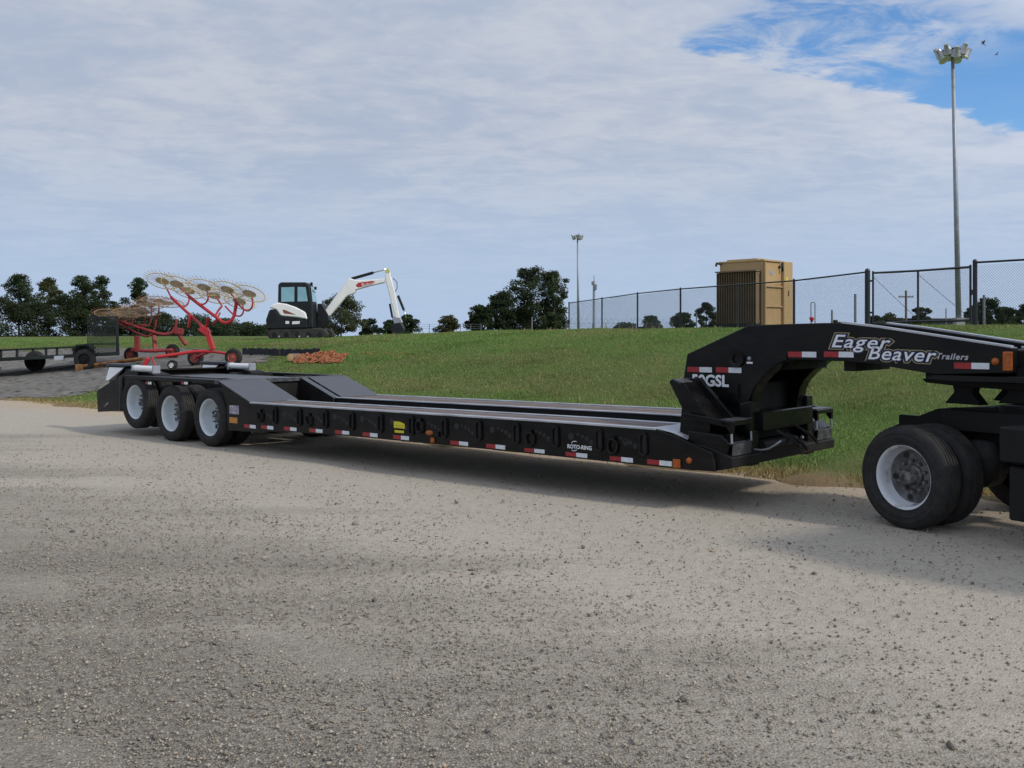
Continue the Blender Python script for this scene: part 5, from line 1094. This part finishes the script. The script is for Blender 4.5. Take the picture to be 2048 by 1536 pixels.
# ------------------------------------------------------------------ birds
def bird(label, px, py, Y, sz, rz, roll):
    root = empty('bird', at(px, py, Y)); root.rotation_euler = (R(roll), R(-35), rz); tag(root, label, 'bird')
    MB().lathe([(0, -.5), (.07, -.32), (.11, -.05), (.09, .2), (.05, .36), (.055, .43), (0, .52)], 10).build('body', FEATHER, root, smooth=True)
    for s_ in (-1, 1): MB().add([(0, .22, .03), (s_ * .42, .26, .16), (s_ * .86, -.02, .10), (s_ * .45, -.06, .13), (0, -.2, .03), (0, .0, -.01), (s_ * .42, .1, .12)], [(0, 1, 6, 5), (1, 2, 6), (6, 2, 3), (5, 6, 3, 4)]).build('wing', FEATHER, root)
    MB().add([(-.05, -.45, .01), (.05, -.45, .01), (.12, -.74, .0), (-.12, -.74, 0), (0, -.6, .03)], [(0, 1, 4), (1, 2, 4), (2, 3, 4), (3, 0, 4)]).build('tail', FEATHER, root); root.scale = (sz, sz, sz)
bird('larger dark bird flying in the blue gap right of the lamp ring', 1966, 86, 70, .40, R(35), 70); bird('smaller dark bird flying below the larger one in the blue gap', 1994, 108, 85, .30, R(-50), 60)

# ------------------------------------------------------------------ loose stones and grass (uncountable)
def blobs(n, xs, ys, zs, sizes, colors, name):
    # squashed, jittered octahedra
    base = np.array([[1, 0, 0], [0, 1, 0], [-1, 0, 0], [0, -1, 0], [0, 0, 1], [0, 0, -1]], float); fc = np.array([[0, 1, 4], [1, 2, 4], [2, 3, 4], [3, 0, 4], [1, 0, 5], [2, 1, 5], [3, 2, 5], [0, 3, 5]])
    V = base[None] * rng.uniform(.6, 1.3, (n, 6, 1)); a = rng.uniform(0, 6.28, n); c, s = np.cos(a)[:, None], np.sin(a)[:, None]
    tl_ = rng.normal(0, .25, (n, 6, 3)); V = V + tl_; x = V[..., 0] * c - V[..., 1] * s; y = V[..., 0] * s + V[..., 1] * c; V = np.stack([x, y, V[..., 2] * .7], -1) * sizes[:, None, None]
    V += np.stack([xs, ys, zs], 1)[:, None, :]; Fc = (fc[None] + 6 * np.arange(n)[:, None, None]).reshape(-1, 3)
    return np_mesh(name, V.reshape(-1, 3), Fc, STONE, colors=np.repeat(np.concatenate([colors, np.ones((n, 1))], 1), 6, 0))
STONE = tint_mat('loose_stone', .9)
def scatter(n, y0, y1, p, pad=0.6):
    u = rng.random(n); ys = (y0 ** p + u * (y1 ** p - y0 ** p)) ** (1 / p); xs = (rng.random(n) * 2 - 1) * (ys * .53 + pad) + rng.normal(0, 1.5, n); return xs, ys
pal = np.array([(.28, .248, .20), (.21, .188, .155), (.34, .305, .25), (.36, .325, .268), (.15, .135, .115), (.34, .26, .19), (.135, .125, .12)])
def stones(n, y0, y1, p, s0, s1, name, wts, dens=None):
    xs, ys = scatter(n, y0, y1, p); v = (xs - TO.x) * TW.x + (ys - TO.y) * TW.y; ok = v < 3.0
    if dens is not None: ok &= rng.random(n) < dens(xs, ys)
    xs, ys = xs[ok], ys[ok]; k = len(xs); sz = s0 + (s1 - s0) * rng.random(k) ** 3; ci = rng.choice(len(pal), k, p=wts); col = pal[ci] * rng.uniform(.75, 1.3, (k, 1))
    o = blobs(k, xs, ys, sz * .1 - .004, sz, col, name); tag(o, kind='stuff'); return o
def left_heavy(x, y): return np.clip(1.2 - .13 * (x + 5) - .07 * (y - 4), .12, 1) * np.clip((17 - y) / 9, 0, 1)
stones(270000, 3.6, 17, .45, .0035, .0115, 'fine_gravel', [.27, .19, .22, .13, .12, .04, .03], left_heavy)
stones(6500, 3.6, 18, .4, .005, .016, 'loose_gravel', [.30, .26, .16, .05, .15, .03, .05])
stones(170, 3.8, 14, .8, .017, .030, 'dark_stones', [.1, .25, .05, .05, .3, .05, .2])

GRASSB = tint_mat('grass_blades', .8, 0.25)
def blades(xs, ys, hgt, wid, cols, name, nb=5, spread=.05):
    n = len(xs) * nb; X = np.repeat(xs, nb) + rng.normal(0, spread, n); Y = np.repeat(ys, nb) + rng.normal(0, spread, n); Z = np.maximum(hill(X, Y), -.02) - .005
    h = np.repeat(hgt, nb) * rng.uniform(.55, 1.25, n); a = rng.uniform(0, 6.28, n); w = wid * rng.uniform(.7, 1.3, n); b = rng.uniform(0, 6.28, n); ln = h * rng.uniform(.1, .75, n)
    P = np.stack([X, Y, Z], 1); dx = np.stack([np.cos(a) * w, np.sin(a) * w, np.zeros(n)], 1); tip = P + np.stack([np.cos(b) * ln, np.sin(b) * ln, h], 1)
    V = np.stack([P - dx, P + dx, tip], 1).reshape(-1, 3); col = np.repeat(cols, nb, 0) * rng.uniform(.7, 1.35, (n, 1)); o = np_mesh(name, V, np.arange(3 * n).reshape(n, 3), GRASSB, colors=np.repeat(np.concatenate([col, np.ones((n, 1))], 1), 3, 0)); tag(o, kind='stuff'); return o
def vn(x, y, sc): return 0.5 + 0.25 * (np.sin(x * sc + 1.7 * np.sin(y * sc * .7)) + np.sin(y * sc * 1.3 + 2.1 * np.sin(x * sc * .6)))
n = 210000; ys = (9.0 ** .75 + rng.random(n) * (62 ** .75 - 9.0 ** .75)) ** (1 / .75); xs = (rng.random(n) * 2 - 1) * (ys * .53 + 1) + rng.normal(0, 2.0, n)
d = (xs - TO.x) * TW.x + (ys - TO.y) * TW.y - EDGE_V; nz_ = vn(xs, ys, 1.9); ok = (d > -.15 + .9 * nz_ * rng.random(n)) & (d < 22)
ip = inside(pad_poly, xs, ys); ok &= (~ip) | (rng.random(n) < .10 * (vn(xs + 3, ys, .8) > .6))
xs, ys, d, nz_ = xs[ok], ys[ok], d[ok], nz_[ok]; gcol = np.array([(.160, .262, .068)]) * np.ones((len(xs), 1)); dry = np.array([(.27, .225, .11)]); straw = np.array([(.34, .25, .12)])
mixd = np.clip(1.9 * (vn(xs, ys, .45) * .6 + vn(xs + 9, ys - 4, 1.3) * .4 - .46), 0, .5)[:, None] + .25 * (rng.random((len(xs), 1)) < .12); gcol = gcol * (1 - mixd) + dry * mixd
ed = np.clip(1.25 - d / 1.0 + .5 * (rng.random(len(xs)) - .5), 0, 1)[:, None] * (.85 if True else 0); gcol = gcol * (1 - ed) + straw * ed
lush = np.clip(2.2 * (vn(xs - 5, ys + 7, .8) * .5 + vn(xs, ys, 2.3) * .5 - .45), 0, 1)[:, None]; gcol = gcol * (1 - .26 * lush)
blades(xs, ys, .028 + .022 * lush[:, 0] + .02 * rng.random(len(xs)) + .03 * np.clip(1 - d / 1.2, 0, 1), .0045 + .00028 * ys.repeat(4), gcol, 'grass', 4, .06)

n = 2600; ys = (11.0 ** .75 + rng.random(n) * (46 ** .75 - 11.0 ** .75)) ** (1 / .75); xs = (rng.random(n) * 2 - 1) * (ys * .53 + 1); d = (xs - TO.x) * TW.x + (ys - TO.y) * TW.y - EDGE_V
ok = (d > .5) & (d < 20) & (rng.random(n) < .25 + .75 * (vn(xs, ys, .9) > .58)) & ~inside(pad_poly, xs, ys); xs, ys = xs[ok], ys[ok]; wc = np.where((rng.random(len(xs)) < .45)[:, None], np.array([(.29, .235, .11)]), np.array([(.12, .20, .05)]))
blades(xs, ys, .07 + .10 * rng.random(len(xs)) ** 2, .0045 + .00022 * ys.repeat(7), wc, 'weeds', 7, .05)
